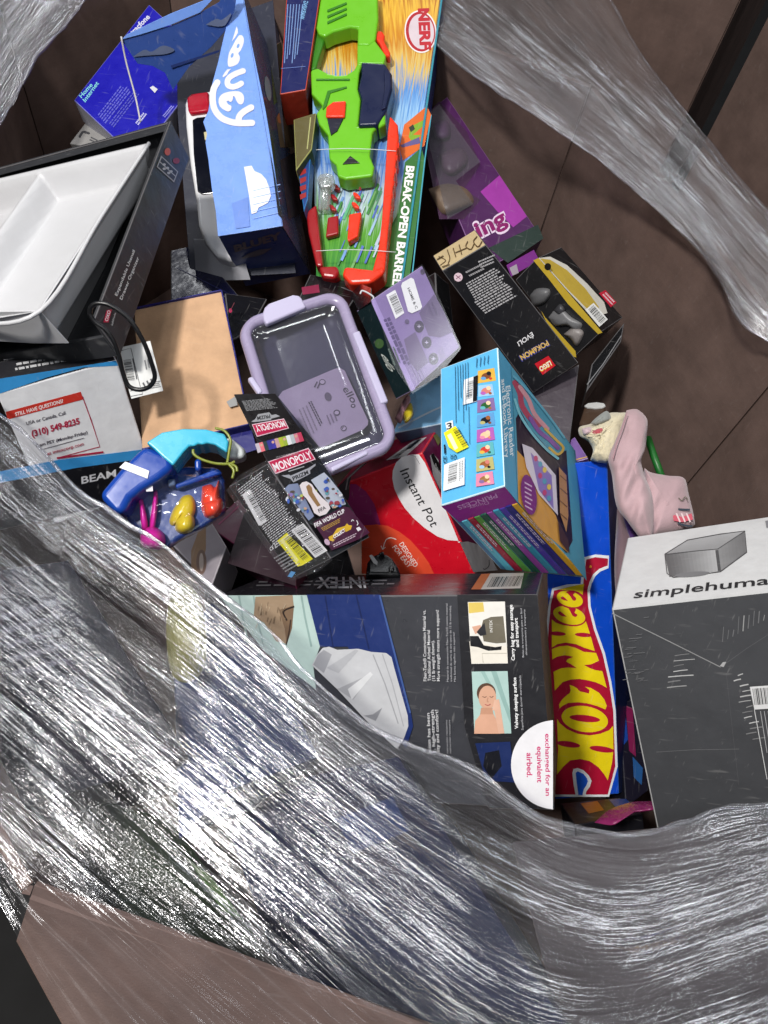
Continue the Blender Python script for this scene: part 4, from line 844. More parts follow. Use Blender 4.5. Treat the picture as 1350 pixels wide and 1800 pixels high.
# ---- kraft-faced tray carton with blue edge --------------------------------------------------
pl, pts = quad_box([(236, 545), (389, 513), (438, 746), (250, 790)], (1.22, 1.24, 1.17), .05)
kb = thing('blue_edged_carton', 'open tan cardboard face with dark blue edges, loop shadow on it', 'carton', base_of(pts))
NB = I((26, 26, 110), .35); box8(pts, kb, 'inner_face', KRAFT, NB, .0008)
for a, b in ((0, 1), (1, 2), (2, 3)):
    A1, B1 = pts[a], pts[b]; inw = unit(sum(pts[:4]) / 4 - (A1 + B1) / 2)
    prism(kb, 'edge_board', A1 - inw * .002, B1 - inw * .002, -pl.n * .048, inw * .0025, NB, .0004); 
    prism(kb, 'edge_lip', A1 - inw * .0018, B1 - inw * .0018, pl.n * .004, inw * .0018, NB, .0003)
slab(kb, 'tab', pl, [(398, 706), (414, 696), (418, 712), (404, 716)], .004, .002, I((140, 140, 140)), .0003)
slab(kb, 'lower_board', pl, [(395, 757), (440, 748), (452, 790), (420, 800)], -.02, .003, NB, .0004)
# shipping label sheet
lp = pl3((214, 612, 1.09), (263, 600, 1.10), (232, 700, 1.09))
ls = thing('shipping_label', 'white printed label sheet with barcode beneath the black loop', 'label', lp.at(250, 650))
slab(ls, 'label_sheet', lp, [(205, 612), (264, 599), (287, 687), (231, 701)], 0, .0008, I((208, 208, 206), .5), .0002)
p = Print(lp, .0012).zoom(0, 400, 3)
p.line([(638, 650), (690, 635), (740, 840)], 3, (40, 40, 44)); p.bars((650, 700), (672, 810), (690, 694), n=16); p.line([(700, 690), (722, 800)], 6, (60, 60, 64)); p.rows(((750, 820), (770, 860), (790, 800)), 3, (80, 80, 84), .4); p.line([(690, 890), (752, 878), (746, 852), (684, 862)], 3, (40, 40, 44)); p.rows(((760, 700), (770, 750), (790, 690)), 3, (120, 120, 124), .4); p.rows(((790, 850), (850, 840), (786, 822)), 4, (90, 90, 92), .5)
p.build('label_print', ls)
# black loop
lo = [(158, 552), (160, 540), (172, 533), (196, 538), (228, 562), (252, 600), (267, 640), (272, 664), (262, 680), (244, 685), (226, 678), (216, 655), (209, 625), (199, 598), (184, 578), (167, 566)]
L3 = [W(x, y, .955 + .05 * ((y - 533) / 150)) for x, y in smooth2(lo + [lo[0]], 5)[:-1]]
lt = thing('black_loop', 'black rubbery cord loop hanging from the organizer carton corner', 'cord', L3[0]); tube(lt, 'loop_cord', L3, .0030, M('black_rubber', (16, 16, 18), .35), closed=True, n=12)

# ---- clip-lid food container -----------------------------------------------------------------
cpn = pl3((412, 574, 1.13), (603, 506, 1.19), (702, 792, 1.085))
TL, TR_, BR, BLc = [cpn.at(*q) for q in ((412, 574), (603, 506), (702, 792), (508, 858))]
ex, ey = unit(TR_ - TL + BR - BLc), unit(BLc - TL + BR - TR_); wd_, hh_ = (np.linalg.norm(TR_ - TL) + np.linalg.norm(BR - BLc)) / 2, (np.linalg.norm(BLc - TL) + np.linalg.norm(BR - TR_)) / 2
mid = (TL + TR_ + BR + BLc) / 4
def rr(inset, z, r=.034, n=9):
    a, b = wd_ / 2 - inset, hh_ / 2 - inset; r = max(.004, r - inset); o = []
    for cx_, cy_, a0_ in ((a - r, b - r, 0), (-(a - r), b - r, 90), (-(a - r), -(b - r), 180), (a - r, -(b - r), 270)):
        for k in range(n): t = math.radians(a0_ + 90 * k / (n - 1)); o.append(mid + ex * (cx_ + r * math.cos(t)) + ey * (cy_ + r * math.sin(t)) + cpn.n * z)
    return o
def loft(parent, name, prof, mat, cap=False, closed=False):
    v = []; [v.extend(rr(*q)) for q in prof]; m = len(rr(0, 0)); f = []
    K = len(prof)
    for i in range(K if closed else K - 1):
        for j in range(m): f.append((i * m + j, i * m + (j + 1) % m, ((i + 1) % K) * m + (j + 1) % m, ((i + 1) % K) * m + j))
    if cap: f.append(tuple((K - 1) * m + j for j in range(m)))
    return mesh(name, v, f, mat, parent, smooth=True)
fc = thing('food_container', 'lavender clip lid food container with clear top and paper insert', 'container', mid - np.array([0, 0, .09]))
LAV = M('lavender_plastic', (148, 138, 166), .25, var=.03, bump=.05); LAVL = M('pale_lavender_plastic', (178, 172, 198), .3, var=.03, bump=.05); BASE = M('lavender_base_plastic', (62, 60, 82), .5, var=.04, bump=.05)
loft(fc, 'lid_rim', [(0, -.006), (-.0012, .002), (.002, .008), (.006, .0095), (.013, .0085), (.0165, .003), (.0165, -.004)], LAV, closed=True)
loft(fc, 'base', [(.004, -.008), (.008, -.020), (.014, -.034), (.024, -.040)], BASE, cap=True)
loft(fc, 'lid_panel', [(.0166, .0015), (.020, .001), (.0215, -.0015), (.05, -.0018)], clear('container_lid_clear', (.74, .74, .84), .045, .07, .10, .2, 7, .38), cap=True)
z3 = Z(400, 450, 3)
for q in ([(185, 300), (195, 270), (218, 248), (345, 202), (378, 206), (392, 222), (415, 268), (205, 358), (190, 335)], [(658, 405), (696, 388), (850, 765), (808, 778)], [(104, 642), (132, 630), (188, 712), (162, 728)], [(540, 1112), (734, 1020), (746, 1040), (552, 1136)]):
    slab(fc, 'clip', cpn, q, .002, .010, LAVL, .003, 3, z3)
ins = Plane(mid - cpn.n * .020, mid - cpn.n * .020 + ex, mid - cpn.n * .017 + ey)
slab(fc, 'paper_insert', ins, [(268, 742), (290, 712), (560, 596), (590, 588), (618, 604), (742, 868), (740, 890), (715, 915), (500, 1010), (482, 1004)], 0, .0012, I((166, 150, 168), .5), .0003, 2, z3)
p = Print(ins, .0018).zoom(400, 450, 3); dk = (70, 60, 74)
p.text('ello', (605, 700), (655, 778), (640, 684), dk, .012); p.ell((662, 790), 13, 11, dk, 14); p.ell((662, 790), 7, 5, (176, 160, 176), 12)
p.ell((500, 664), 17, 15, dk, 18); p.ell((500, 664), 13, 11, (176, 160, 176), 16); p.ell((530, 742), 18, 24, (96, 84, 100), 18, -20); p.ell((576, 826), 18, 16, dk, 18); p.ell((576, 826), 12, 10, (176, 160, 176), 16); p.ell((612, 908), 16, 15, dk, 18); p.ell((612, 908), 12, 11, (176, 160, 176), 16); p.text('P', (604, 914), (618, 908), (602, 902), dk, .02)
p.rows(((425, 770), (490, 900), (436, 766)), 2, dk, .5); p.rows(((375, 810), (440, 960), (412, 790)), 3, (130, 116, 132), .3); p.rows(((455, 690), (470, 660), (470, 696)), 2, dk, .4); p.rows(((520, 840), (540, 890), (556, 826)), 3, (120, 106, 124), .35)
p.build('insert_print', fc, on='paper_insert')

# ---- purple sleeve carton ----------------------------------------------------------------------
h = Hexa((652, 528, 1.19), (742, 467, 1.24), (723, 688, 1.15), (627, 547, 1.24), {(1, 1, 0): (808, 610), (0, 1, 1): (696, 702)})
es = thing('container_sleeve_carton', 'purple sleeve carton with white stickers next to the lavender container', 'carton', h.base)
h.build(es, 'carton_body', [I((126, 108, 156), .35), I((100, 88, 130)), I((24, 40, 44), .3), I((90, 80, 110))], .0012, I((150, 134, 176)))
p = Print(h.f01).zoom(400, 450, 3)
p.poly([(1010, 300), (1090, 200), (1140, 290), (1190, 400), (1120, 430), (1060, 420)], (96, 82, 116)); p.poly([(930, 440), (990, 400), (1060, 560), (1000, 610), (960, 560)], (100, 86, 120)); p.poly([(757, 240), (778, 226), (990, 700), (972, 713)], (150, 132, 184))
p.rows(((822, 336), (950, 618), (840, 328)), 2, (84, 70, 112), .8, seed=4)
for x, y in ((1010, 372), (1050, 456), (1086, 542)): p.ell((x, y), 26, 32, (62, 54, 76), 20); p.line([(x - 9, y), (x + 9, y)], 5, (170, 160, 190)); p.line([(x, y - 10), (x, y + 8)], 4, (170, 160, 190))
p.rows(((1080, 240), (1110, 310), (1060, 250)), 2, (90, 76, 110), .35); p.rows(((1000, 560), (1050, 660), (970, 580)), 3, (96, 82, 118), .3); p.ell((1028, 82), 12, 14, (70, 60, 84), 12); p.ell((946, 345), 12, 12, (90, 78, 110), 12); p.rows(((1130, 480), (1150, 540), (1115, 490)), 2, (96, 82, 118), .3)
p.build('front_print', es)
st = Print(h.f01, .0013).zoom(400, 450, 3); st.poly([(836, 206), (884, 178), (932, 300), (886, 332)], (222, 222, 224)); st.bars((850, 216), (890, 310), (886, 196), n=16); st.build('barcode_sticker', es)
st = Print(h.f01, .0015).zoom(400, 450, 3); st.poly([(915, 158), (922, 140), (968, 114), (982, 122), (1026, 268), (1018, 282), (972, 302), (952, 292)], (220, 220, 222)); st.text('HOME & C', (948, 172), (992, 282), (960, 164), (60, 60, 64), .02); st.build('price_sticker', es)
p = Print(h.f12).zoom(400, 450, 3); p.text('ello', (806, 510), (840, 588), (864, 556), (206, 212, 206), .01); p.ell((800, 462), 24, 26, (70, 100, 60), 16); p.rows(((845, 490), (880, 580), (870, 480)), 2, (120, 140, 130), .3); p.build('side_print', es)
hg = slab(es, 'hang_tab', Plane(h.c[0, 0, 0], h.c[0, 0, 1], h.c[0, 0, 1] + np.array([.02, .03, .03])), [(612, 512), (622, 494), (652, 506), (652, 530), (630, 545)], -.001, .0012, I((22, 22, 28), .2), .0003)
tube(es, 'hang_hook', smooth2([W(633, 517, 1.2), W(637, 511, 1.2), W(650, 517, 1.2), W(657, 524, 1.2), W(650, 531, 1.2)], 5), .0014, I((190, 190, 194)))
WRP = clear('shrink_wrap', (.99, .99, 1), .004, .02, .16, .03, 14, .18)
slab(es, 'clear_wrap', pl3((652, 528, 1.183), (808, 610, 1.19), (723, 688, 1.143)), [(656, 524), (742, 464), (760, 495), (811, 612), (770, 662), (725, 692), (690, 640)], .002, .0004, WRP, 0)

# ---- pale blue box and clutter beneath -----------------------------------------------------------
pl, pts = quad_box([(690, 762), (722, 688), (790, 650), (800, 740)], (1.33, 1.36, 1.34), .05)
pb = thing('pale_blue_box', 'pale blue box top showing between purple sleeve and red carton', 'box', base_of(pts)); box8(pts, pb, 'box_body', I((132, 186, 226), .4), I((100, 130, 160)), .0015, I((190, 214, 232)))
Print(pl).line([(700, 752), (760, 722), (800, 705)], 3, (200, 215, 228)).build('front_print', pb)
pl = pl3((690, 740, 1.26), (725, 690, 1.28), (720, 750, 1.24))
yb = thing('clear_toy_bag', 'small clear bag with pink and yellow toy pieces by container corner', 'bag', pl.at(708, 725)); puff(yb, 'yellow_piece', pl, [(706, 722), (722, 708), (726, 730), (712, 744)], .012, M('yellow_plastic', (206, 186, 40), .3), 6); puff(yb, 'pink_piece', pl, [(694, 736), (704, 712), (716, 694), (722, 704), (712, 726), (704, 744)], .014, M('dusty_pink_plastic', (176, 132, 140), .3), 6); puff(yb, 'bag_film', pl, [(686, 750), (694, 712), (714, 686), (732, 696), (730, 734), (708, 758)], .02, WRP, 6)

# ---- dark carton below the brick set ------------------------------------------------------------
pl, pts = quad_box([(925, 690), (1018, 640), (1000, 790), (985, 800)], (1.38, 1.38, 1.34), .08)
db = thing('dark_plain_carton', 'plain dark plum carton directly under the black brick box end', 'carton', base_of(pts)); box8(pts, db, 'carton_body', I((62, 54, 62), .35), I((40, 36, 42)), .0015, WORND)
pl, pts = quad_box([(1040, 640), (1098, 566), (1092, 600), (1030, 690)], (1.40, 1.44, 1.42), .05)
db2 = thing('black_display_pack', 'glossy black pack under the figure box touching the bin wall', 'pack', base_of(pts)); box8(pts, db2, 'pack_body', I((20, 20, 22), .2), I((18, 18, 20)), .002, WORND)
Print(pl).line([(1032, 676), (1060, 640), (1092, 590)], 1.6, (120, 120, 122)).build('front_print', db2)
for q, dd, nm, lb, cl, t in (([(765, 478), (790, 500), (800, 600), (772, 620)], (1.34, 1.36, 1.34), 'black_gap_filler', 'black filler carton added to darken the gap between purple sleeve and brick box', (20, 20, 22), .1),  # filler put in to make this gap read dark
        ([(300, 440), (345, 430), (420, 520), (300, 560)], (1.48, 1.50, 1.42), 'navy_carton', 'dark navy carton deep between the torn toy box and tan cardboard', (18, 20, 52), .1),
        ([(370, 885), (600, 930), (640, 1060), (360, 1060)], (1.30, 1.32, 1.25), 'black_filler_carton', 'black filler carton added to darken the gap under the card game pack and magenta carton', (20, 18, 20), .1),  # added filler that turns the opening behind it black
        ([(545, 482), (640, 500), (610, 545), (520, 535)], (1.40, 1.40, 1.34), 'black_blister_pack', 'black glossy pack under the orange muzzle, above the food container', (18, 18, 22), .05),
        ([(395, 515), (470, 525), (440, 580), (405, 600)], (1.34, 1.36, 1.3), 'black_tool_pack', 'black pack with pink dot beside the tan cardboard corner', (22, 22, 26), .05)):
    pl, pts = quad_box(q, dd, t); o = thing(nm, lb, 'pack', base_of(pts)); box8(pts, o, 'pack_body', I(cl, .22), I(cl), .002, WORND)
    p = Print(pl)
    if nm == 'black_tool_pack': p.ell((405, 546), 3, 4, (170, 40, 80), 10); p.line([(405, 546), (412, 532)], 1, (120, 60, 70)); p.build('front_print', o)
    if nm == 'black_blister_pack': p.poly([(530, 505), (560, 500), (562, 514), (532, 518)], (130, 20, 60)); p.line([(600, 505), (640, 520)], 1.5, (90, 90, 94)); p.build('front_print', o)
    if nm == 'navy_carton': p.line([(310, 470), (400, 515)], 2, (30, 34, 80)); p.build('front_print', o)

# ---- aqua and blue moulding toy case ---------------------------------------------------------------
tpl = pl3((180, 870, .985), (430, 790, 1.02), (290, 960, .985)); zt = Z(150, 680, 2.4545)
tc_ = thing('moulding_toy_case', 'blue toy case with aqua handle and pink, yellow and orange moulds', 'toy', tpl.at(280, 950) - np.array([0, 0, .06]))
BLU = M('blue_plastic', (20, 62, 150), .22, var=.05, bump=.08); AQ = M('aqua_plastic', (56, 170, 200), .25, var=.05, bump=.08); BLD = M('deep_blue_plastic', (20, 52, 120), .25, var=.05)
def ts(n_, q, z0, t, m, b=.004, sg=4): return slab(tc_, n_, tpl, q, z0, t, m, b, sg, zt)
ts('handle', [(262, 240), (330, 196), (420, 180), (520, 182), (600, 202), (618, 236), (612, 284), (560, 250), (524, 242), (505, 250), (488, 244), (470, 256), (450, 254), (425, 280), (400, 312), (378, 340), (330, 300), (290, 262)], .0, .05, AQ, .016, 6)
ts('case_rim', [(54, 466), (150, 352), (252, 252), (372, 292), (384, 350), (318, 400), (250, 440), (200, 480), (160, 552), (120, 540)], -.01, .055, BLU, .016, 6)
ts('case_back', [(160, 552), (200, 480), (250, 440), (318, 400), (384, 350), (440, 340), (570, 345), (600, 400), (604, 540), (500, 610), (400, 662), (350, 700), (240, 640)], -.02, .022, BLD, .006)
ts('handle_end', [(606, 214), (640, 226), (692, 270), (692, 300), (650, 312), (610, 300)], -.01, .03, M('milky_plastic', (188, 192, 192), .35), .006)
ts('tape_strip', [(146, 348), (172, 322), (276, 362), (268, 396)], .0455, .0012, I((206, 208, 212), .35), .0003); ts('tape_strip', [(262, 384), (288, 392), (292, 450), (262, 452)], .034, .0012, I((196, 198, 204), .35), .0003)
ts('post', [(470, 310), (498, 306), (500, 360), (472, 362)], .0, .03, BLU, .004); ts('shelf', [(385, 420), (570, 350), (592, 372), (392, 440)], .0, .018, BLU, .003); ts('buckle', [(352, 400), (386, 394), (390, 424), (356, 432)], .0, .02, M('smoke_plastic', (90, 110, 140), .2), .003)
def tp_(n_, q, t, m, z0=.002): return puff(tc_, n_, tpl, q, t, m, 8, z0, mp=zt, n=5)
PNK = M('magenta_plastic', (200, 30, 150), .2, var=.03); YLW = M('mustard_plastic', (196, 172, 40), .2, var=.03); ORP = M('coral_plastic', (220, 66, 44), .2, var=.03)
tp_('rabbit_ear', [(228, 480), (240, 474), (252, 500), (270, 590), (262, 625), (244, 620), (236, 560)], .016, PNK); tp_('rabbit_ear', [(296, 450), (308, 446), (314, 480), (308, 560), (298, 615), (278, 620), (280, 560)], .016, PNK); tp_('rabbit_body', [(236, 640), (262, 606), (300, 604), (336, 630), (346, 670), (326, 702), (270, 700), (240, 680)], .03, PNK)
tp_('bird_mould', [(398, 500), (420, 472), (452, 466), (472, 490), (474, 540), (450, 580), (410, 570), (380, 600), (362, 580), (378, 530)], .018, YLW); tp_('bird_mould', [(384, 580), (420, 540), (462, 550), (474, 590), (460, 624), (420, 636), (390, 620)], .026, YLW)
tp_('boot_mould', [(504, 430), (540, 420), (560, 432), (576, 404), (580, 470), (590, 500), (588, 540), (560, 566), (520, 560), (500, 520)], .022, ORP); tp_('boot_mould', [(502, 500), (550, 476), (590, 484), (592, 530), (560, 566), (514, 560)], .030, ORP)
DOM = clear('blister_dome', (.99, .99, 1), .006, .025, .06, .2, 22, .35)
tp_('clear_shell', [(168, 556), (210, 486), (320, 410), (440, 372), (580, 392), (612, 470), (604, 552), (500, 620), (390, 676), (330, 712), (230, 650)], .042, DOM, .004)
rbn = M('ribbon', (120, 128, 44), .25); kn = thing('ribbon_tie', 'thin olive yellow ribbon tied on the aqua toy handle', 'ribbon', tpl.at(*zt(620, 330), .06))
for q in ([(465, 270), (468, 290), (500, 312), (560, 330), (620, 332), (645, 322)], [(560, 178), (600, 190), (626, 228), (620, 280), (612, 330)], [(618, 332), (640, 360), (634, 395)], [(625, 330), (650, 345), (655, 365)]): tube(kn, 'ribbon_strand', smooth2([tpl.at(*zt(*a), .058) for a in q], 6), .0018, rbn, n=6)

# ---- trading-card pack with torn open flap --------------------------------------------------------
h = Hexa((470, 815, .955), (552, 788, 1.03), (582, 982, .953), (402, 855, .985), {(1, 1, 0): (650, 944), (0, 1, 1): (515, 1016)})
mp_ = thing('card_game_pack', 'black card game pack with torn open lid lying on the red carton', 'box', h.base)
h.build(mp_, 'pack_body', [I((20, 19, 22), .28), I((16, 16, 18)), I((18, 18, 20), .25), I((18, 16, 18))], .0012, WORND)
zm = (400, 680, 5.19)
RED_ = (186, 22, 74)
p = Print(h.f01).zoom(*zm)
p.poly([(368, 682), (738, 556), (804, 662), (436, 796)], (222, 190, 200)); p.poly([(378, 686), (736, 566), (792, 658), (440, 784)], RED_); p.text('MONOPOLY', (436, 772), (778, 648), (402, 702), (236, 230, 232), .02)
p.line([(556, 772), (700, 726)], 8, (160, 160, 164)); p.poly([(490, 810), (560, 800), (575, 810), (735, 742), (804, 700), (800, 720), (752, 760), (755, 792), (720, 812), (600, 872), (575, 840)], (150, 150, 158)); p.text('PRIZM', (600, 856), (740, 792), (588, 822), (30, 30, 34), .03)
p.poly([(520, 930), (560, 890), (640, 880), (700, 1000), (790, 1180), (740, 1220), (640, 1090)], (120, 130, 160)); p.poly([(760, 850), (880, 780), (930, 830), (1040, 970), (1080, 1070), (960, 1110), (870, 1000)], (170, 176, 190))
r_ = random.Random(9)
for i in range(46): x, y = r_.choice([(600, 990), (650, 1040), (860, 900), (950, 960), (1000, 1040), (700, 1110)]); p.ell((x + r_.uniform(-60, 60), y + r_.uniform(-60, 60)), r_.uniform(8, 24), r_.uniform(8, 20), r_.choice([(60, 90, 170), (190, 150, 120), (90, 150, 160), (200, 200, 206), (150, 60, 70), (80, 70, 60), (130, 110, 170), (170, 176, 90)]), 9, r_.uniform(0, 180))
p.poly([(656, 900), (680, 872), (720, 862), (770, 890), (800, 940), (860, 1010), (920, 1060), (938, 1110), (900, 1160), (840, 1180), (790, 1150), (760, 1080), (720, 1020), (690, 990)], (214, 204, 206))
p.poly([(716, 910), (742, 888), (770, 920), (776, 960), (830, 1050), (850, 1080), (820, 1094), (780, 1040), (738, 980)], (140, 106, 66)); p.text('FIFA', (836, 1148), (900, 1112), (822, 1118), (40, 30, 40), .02)
p.poly([(780, 1236), (1060, 1092), (1110, 1100), (1296, 1330), (1200, 1390), (950, 1492)], (66, 22, 50)); p.text('FIFA WORLD CUP', (800, 1284), (1072, 1146), (786, 1246), (236, 232, 234), .02)
p.rows(((852, 1290), (1030, 1196), (870, 1310)), 3, (190, 150, 60), .45); p.poly([(920, 1370), (960, 1350), (1000, 1290), (1070, 1270), (1090, 1245), (1105, 1262), (1136, 1265), (1125, 1300), (1050, 1340), (960, 1410), (930, 1400)], (206, 164, 40)); p.poly([(960, 1380), (1060, 1290), (1080, 1330), (975, 1396)], (90, 30, 60)); p.text('COLLECT', (972, 1384), (1076, 1318), (960, 1356), (236, 236, 236), .03)
p.rows(((960, 1440), (1180, 1330), (966, 1456)), 2, (200, 180, 190), .45); p.poly([(1172, 1290), (1200, 1276), (1222, 1300), (1190, 1318)], (220, 216, 220)); p.ell((908, 1416), 22, 32, (190, 160, 180), 16, -35); p.brush([(1130, 1225), (1140, 1212), (1150, 1220)], 7, (226, 226, 226)); p.brush([(1178, 1220), (1190, 1246), (1182, 1262)], 7, (226, 226, 226))
p.build('front_print', mp_)
FPT = ((470, 815, .955), (552, 788, 1.03), (412, 693, .965)); fpn = pl3(*FPT)
fl_ = slab(mp_, 'lid_flap', fpn, [(471, 813), (552, 787), (516, 738), (484, 692), (440, 692), (412, 693)], -.001, .0012, I((20, 19, 22), .28), .0003)
p = Print(fpn, .0006).zoom(*zm)
p.rows(((130, 130), (420, 100), (170, 215)), 9, (150, 150, 152), .45, seed=3)
p.poly([(216, 318), (250, 296), (278, 250), (380, 232), (402, 258), (440, 250), (480, 268), (400, 290), (396, 302), (240, 322)], (156, 156, 160)); p.text('PRIZM', (386, 252), (268, 272), (392, 284), (30, 30, 34), .03)
p.poly([(222, 342), (514, 288), (560, 378), (268, 456)], (222, 190, 200)); p.poly([(230, 348), (512, 298), (550, 374), (272, 446)], RED_); p.text('MONOPOLY', (508, 308), (244, 356), (534, 362), (236, 230, 232), .02)
x0 = 250
for i, cc_ in enumerate([(190, 180, 190), (222, 110, 120), (40, 60, 60), (50, 50, 140), (60, 50, 150), (190, 150, 150), (170, 180, 50), (150, 170, 60), (220, 220, 224), (176, 186, 190), (200, 120, 140), (190, 60, 90)]):
    a = x0 + i * 35; yy = 520 - i * 9; p.poly([(a, yy), (a + 34, yy - 9), (a + 64, yy + 70), (a + 26, yy + 84)], cc_); p.ell((a + 24, yy + 20), 13, 13, (206, 160, 140) if i % 3 == 1 else cc_, 10)
p.rows(((440, 640), (660, 585), (446, 655)), 2, (140, 140, 142), .3)
p.build('flap_print', mp_, on='lid_flap')
p = Print(h.f12).zoom(*zm)
A1, B1, C1, D1 = [np.array(q, float) for q in ((60, 900), (320, 700), (900, 1500), (600, 1720))]
for i in range(16):
    t = .05 + .62 * i / 15; q = A1 + (D1 - A1) * t; e = B1 + (C1 - B1) * t; dlt = (D1 - A1) * .020; p.rows((tuple(q + (e - q) * .02), tuple(q + (e - q) * .93), tuple(q + dlt)), 2, (196, 196, 198), .42, seed=i) if i % 1 == 0 else None
p.build('side_print', mp_)
st = Print(h.f12, .0012).zoom(*zm); st.poly([(132, 985), (206, 936), (360, 1226), (286, 1268)], (214, 214, 216)); st.bars((180, 1000), (306, 1236), (222, 974), n=24); st.build('barcode_sticker', mp_)
st = Print(h.f12, .0012).zoom(*zm); st.poly([(580, 1310), (690, 1244), (910, 1494), (800, 1560)], (220, 220, 220)); st.bars((606, 1308), (800, 1536), (686, 1264), n=26); st.build('barcode_sticker', mp_)
st = Print(h.f12, .0014).zoom(*zm); st.poly([(452, 1406), (540, 1330), (780, 1570), (680, 1630), (640, 1640)], (222, 214, 20)); st.bars((520, 1390), (690, 1590), (570, 1352), n=24); st.poly([(480, 1400), (500, 1384), (650, 1580), (630, 1600)], (230, 226, 150)); st.build('price_sticker', mp_)
st = Print(h.f12, .0013).zoom(*zm); st.poly([(548, 1730), (580, 1680), (620, 1692), (586, 1740)], (90, 150, 200)); st.text('CE 3+', (392, 1500), (460, 1440), (380, 1470), (210, 210, 212), .02); st.rows(((420, 1560), (560, 1480), (520, 1680)), 6, (140, 140, 142), .4); st.build('small_print', mp_)
wp = Plane(h.c[0, 0, 0] + h.f12.n * .003, h.c[0, 1, 0] + h.f12.n * .003, h.c[0, 0, 1] + h.f12.n * .005)
CRK = clear('crumpled_wrap', (.99, .99, 1), .01, .06, .10, 1.0, 80, .3)
slab(mp_, 'clear_wrap', wp, [(398, 862), (420, 835), (470, 808), (520, 890), (584, 985), (560, 1004), (512, 1022), (450, 940)], .001, .0004, CRK, 0)

# ---- black plastic part, magenta carton, pale toy in the shade ---------------------------------------
pl = pl3((640, 1000, 1.17), (705, 1004, 1.17), (670, 970, 1.19)); zi = Z(560, 700, 3.97)
bp_ = thing('black_appliance_part', 'black rounded plastic gadget with grey stripe before the red carton', 'gadget', pl.at(670, 1005)); BKP = M('black_plastic', (18, 18, 20), .2, bump=.05)
slab(bp_, 'gadget_body', pl, [(330, 1230), (340, 1140), (372, 1100), (420, 1076), (470, 1080), (520, 1116), (560, 1176), (580, 1235)], 0, .03, BKP, .008, 4, zi); slab(bp_, 'gadget_stripe', pl, [(352, 1098), (372, 1090), (412, 1140), (410, 1165), (384, 1150)], .030, .0015, I((140, 140, 142)), .0004, 2, zi)
slab(bp_, 'gadget_knob', pl, [(486, 1180), (500, 1164), (520, 1166), (530, 1184), (520, 1204), (498, 1204)], .030, .006, BKP, .002, 3, zi); slab(bp_, 'gadget_tab', pl, [(418, 1078), (450, 1066), (462, 1080), (430, 1092)], .01, .03, BKP, .002, 3, zi)
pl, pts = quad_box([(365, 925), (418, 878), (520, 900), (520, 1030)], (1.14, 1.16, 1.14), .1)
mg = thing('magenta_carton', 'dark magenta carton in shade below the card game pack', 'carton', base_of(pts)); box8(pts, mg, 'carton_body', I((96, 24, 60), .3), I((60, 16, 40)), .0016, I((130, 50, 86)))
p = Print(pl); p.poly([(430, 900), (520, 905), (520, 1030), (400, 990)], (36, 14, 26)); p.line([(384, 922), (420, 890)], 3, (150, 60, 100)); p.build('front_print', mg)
pl, pts = quad_box([(300, 955), (370, 915), (398, 960), (372, 1030)], (1.12, 1.14, 1.1), .06)
pt = thing('photo_print_carton', 'grey carton corner with tan printed picture beneath the toy case', 'carton', base_of(pts)); box8(pts, pt, 'carton_body', I((158, 150, 156), .35), I((120, 114, 118)), .0016, I((190, 184, 188)))
p = Print(pl); p.poly([(336, 968), (352, 925), (362, 926), (362, 965), (350, 1012), (336, 1000)], (150, 120, 92)); p.ell((354, 988), 9, 22, (120, 96, 84), 18); p.ell((354, 988), 4, 16, (186, 170, 160), 16); p.build('front_print', pt)

# ---- pink pouch, plush and bits by the right wall ------------------------------------------------------
zp = Z(960, 680, 4.5)
ppl = pl3((1090, 750, 1.22), (1190, 860, 1.20), (1120, 930, 1.17))
def fabric(name, rgb):
    m = M(name, rgb, .85, var=.10, bump=1.0, bscale=16, spec=.2, fine=.35, sheen=.3); return m
PKF = fabric('pink_fabric', (176, 148, 152)); CRM = fabric('cream_fleece', (206, 196, 168))
pk = thing('pink_pouch', 'pale pink fabric pouch slumped against the bin wall, printed hem', 'pouch', ppl.at(1150, 900) - np.array([0, 0, .05]))
puff(pk, 'pouch_fold', ppl, [(636, 186), (690, 176), (738, 188), (800, 262), (794, 400), (784, 490), (752, 580), (780, 700), (850, 900), (840, 1180), (800, 1200), (740, 1190), (640, 1060), (556, 940), (520, 700), (492, 570), (540, 440), (590, 320)], .035, PKF, 18, .02, mp=zp, n=7, wr=.007)
puff(pk, 'pouch_body', ppl, [(776, 640), (830, 676), (960, 702), (1090, 722), (1128, 850), (1172, 1040), (1164, 1104), (1060, 1140), (900, 1180), (830, 1170), (800, 1000), (770, 800)], .03, PKF, 18, .0, mp=zp, n=7, wr=.007)
tube(pk, 'seam', smooth2([ppl.at(*zp(*q), .050) for q in ((640, 200), (600, 330), (560, 440), (530, 570))], 5), .0009, fabric('pink_thread', (160, 124, 130)))
p = Print(ppl, .0245).zoom(960, 680, 4.5); 
p.brush([(960, 915), (985, 945), (1050, 968), (1130, 972)], 17, (40, 50, 62)); p.brush([(1046, 1078), (1100, 1096), (1150, 1102)], 14, (40, 50, 62)); p.poly([(1000, 1010), (1080, 1030), (1150, 1000), (1162, 1050), (1080, 1070), (1010, 1060)], (190, 80, 96))
for x in (1030, 1070, 1110): p.line([(x, 1000), (x + 30, 1070)], 12, (216, 190, 192))
p.brush([(1050, 880), (1075, 900), (1100, 870), (1120, 895)], 8, (90, 84, 70)); p.build('hem_print', pk, on='pouch_body')
plp = pl3((1010, 760, 1.27), (1090, 720, 1.27), (1050, 800, 1.24))
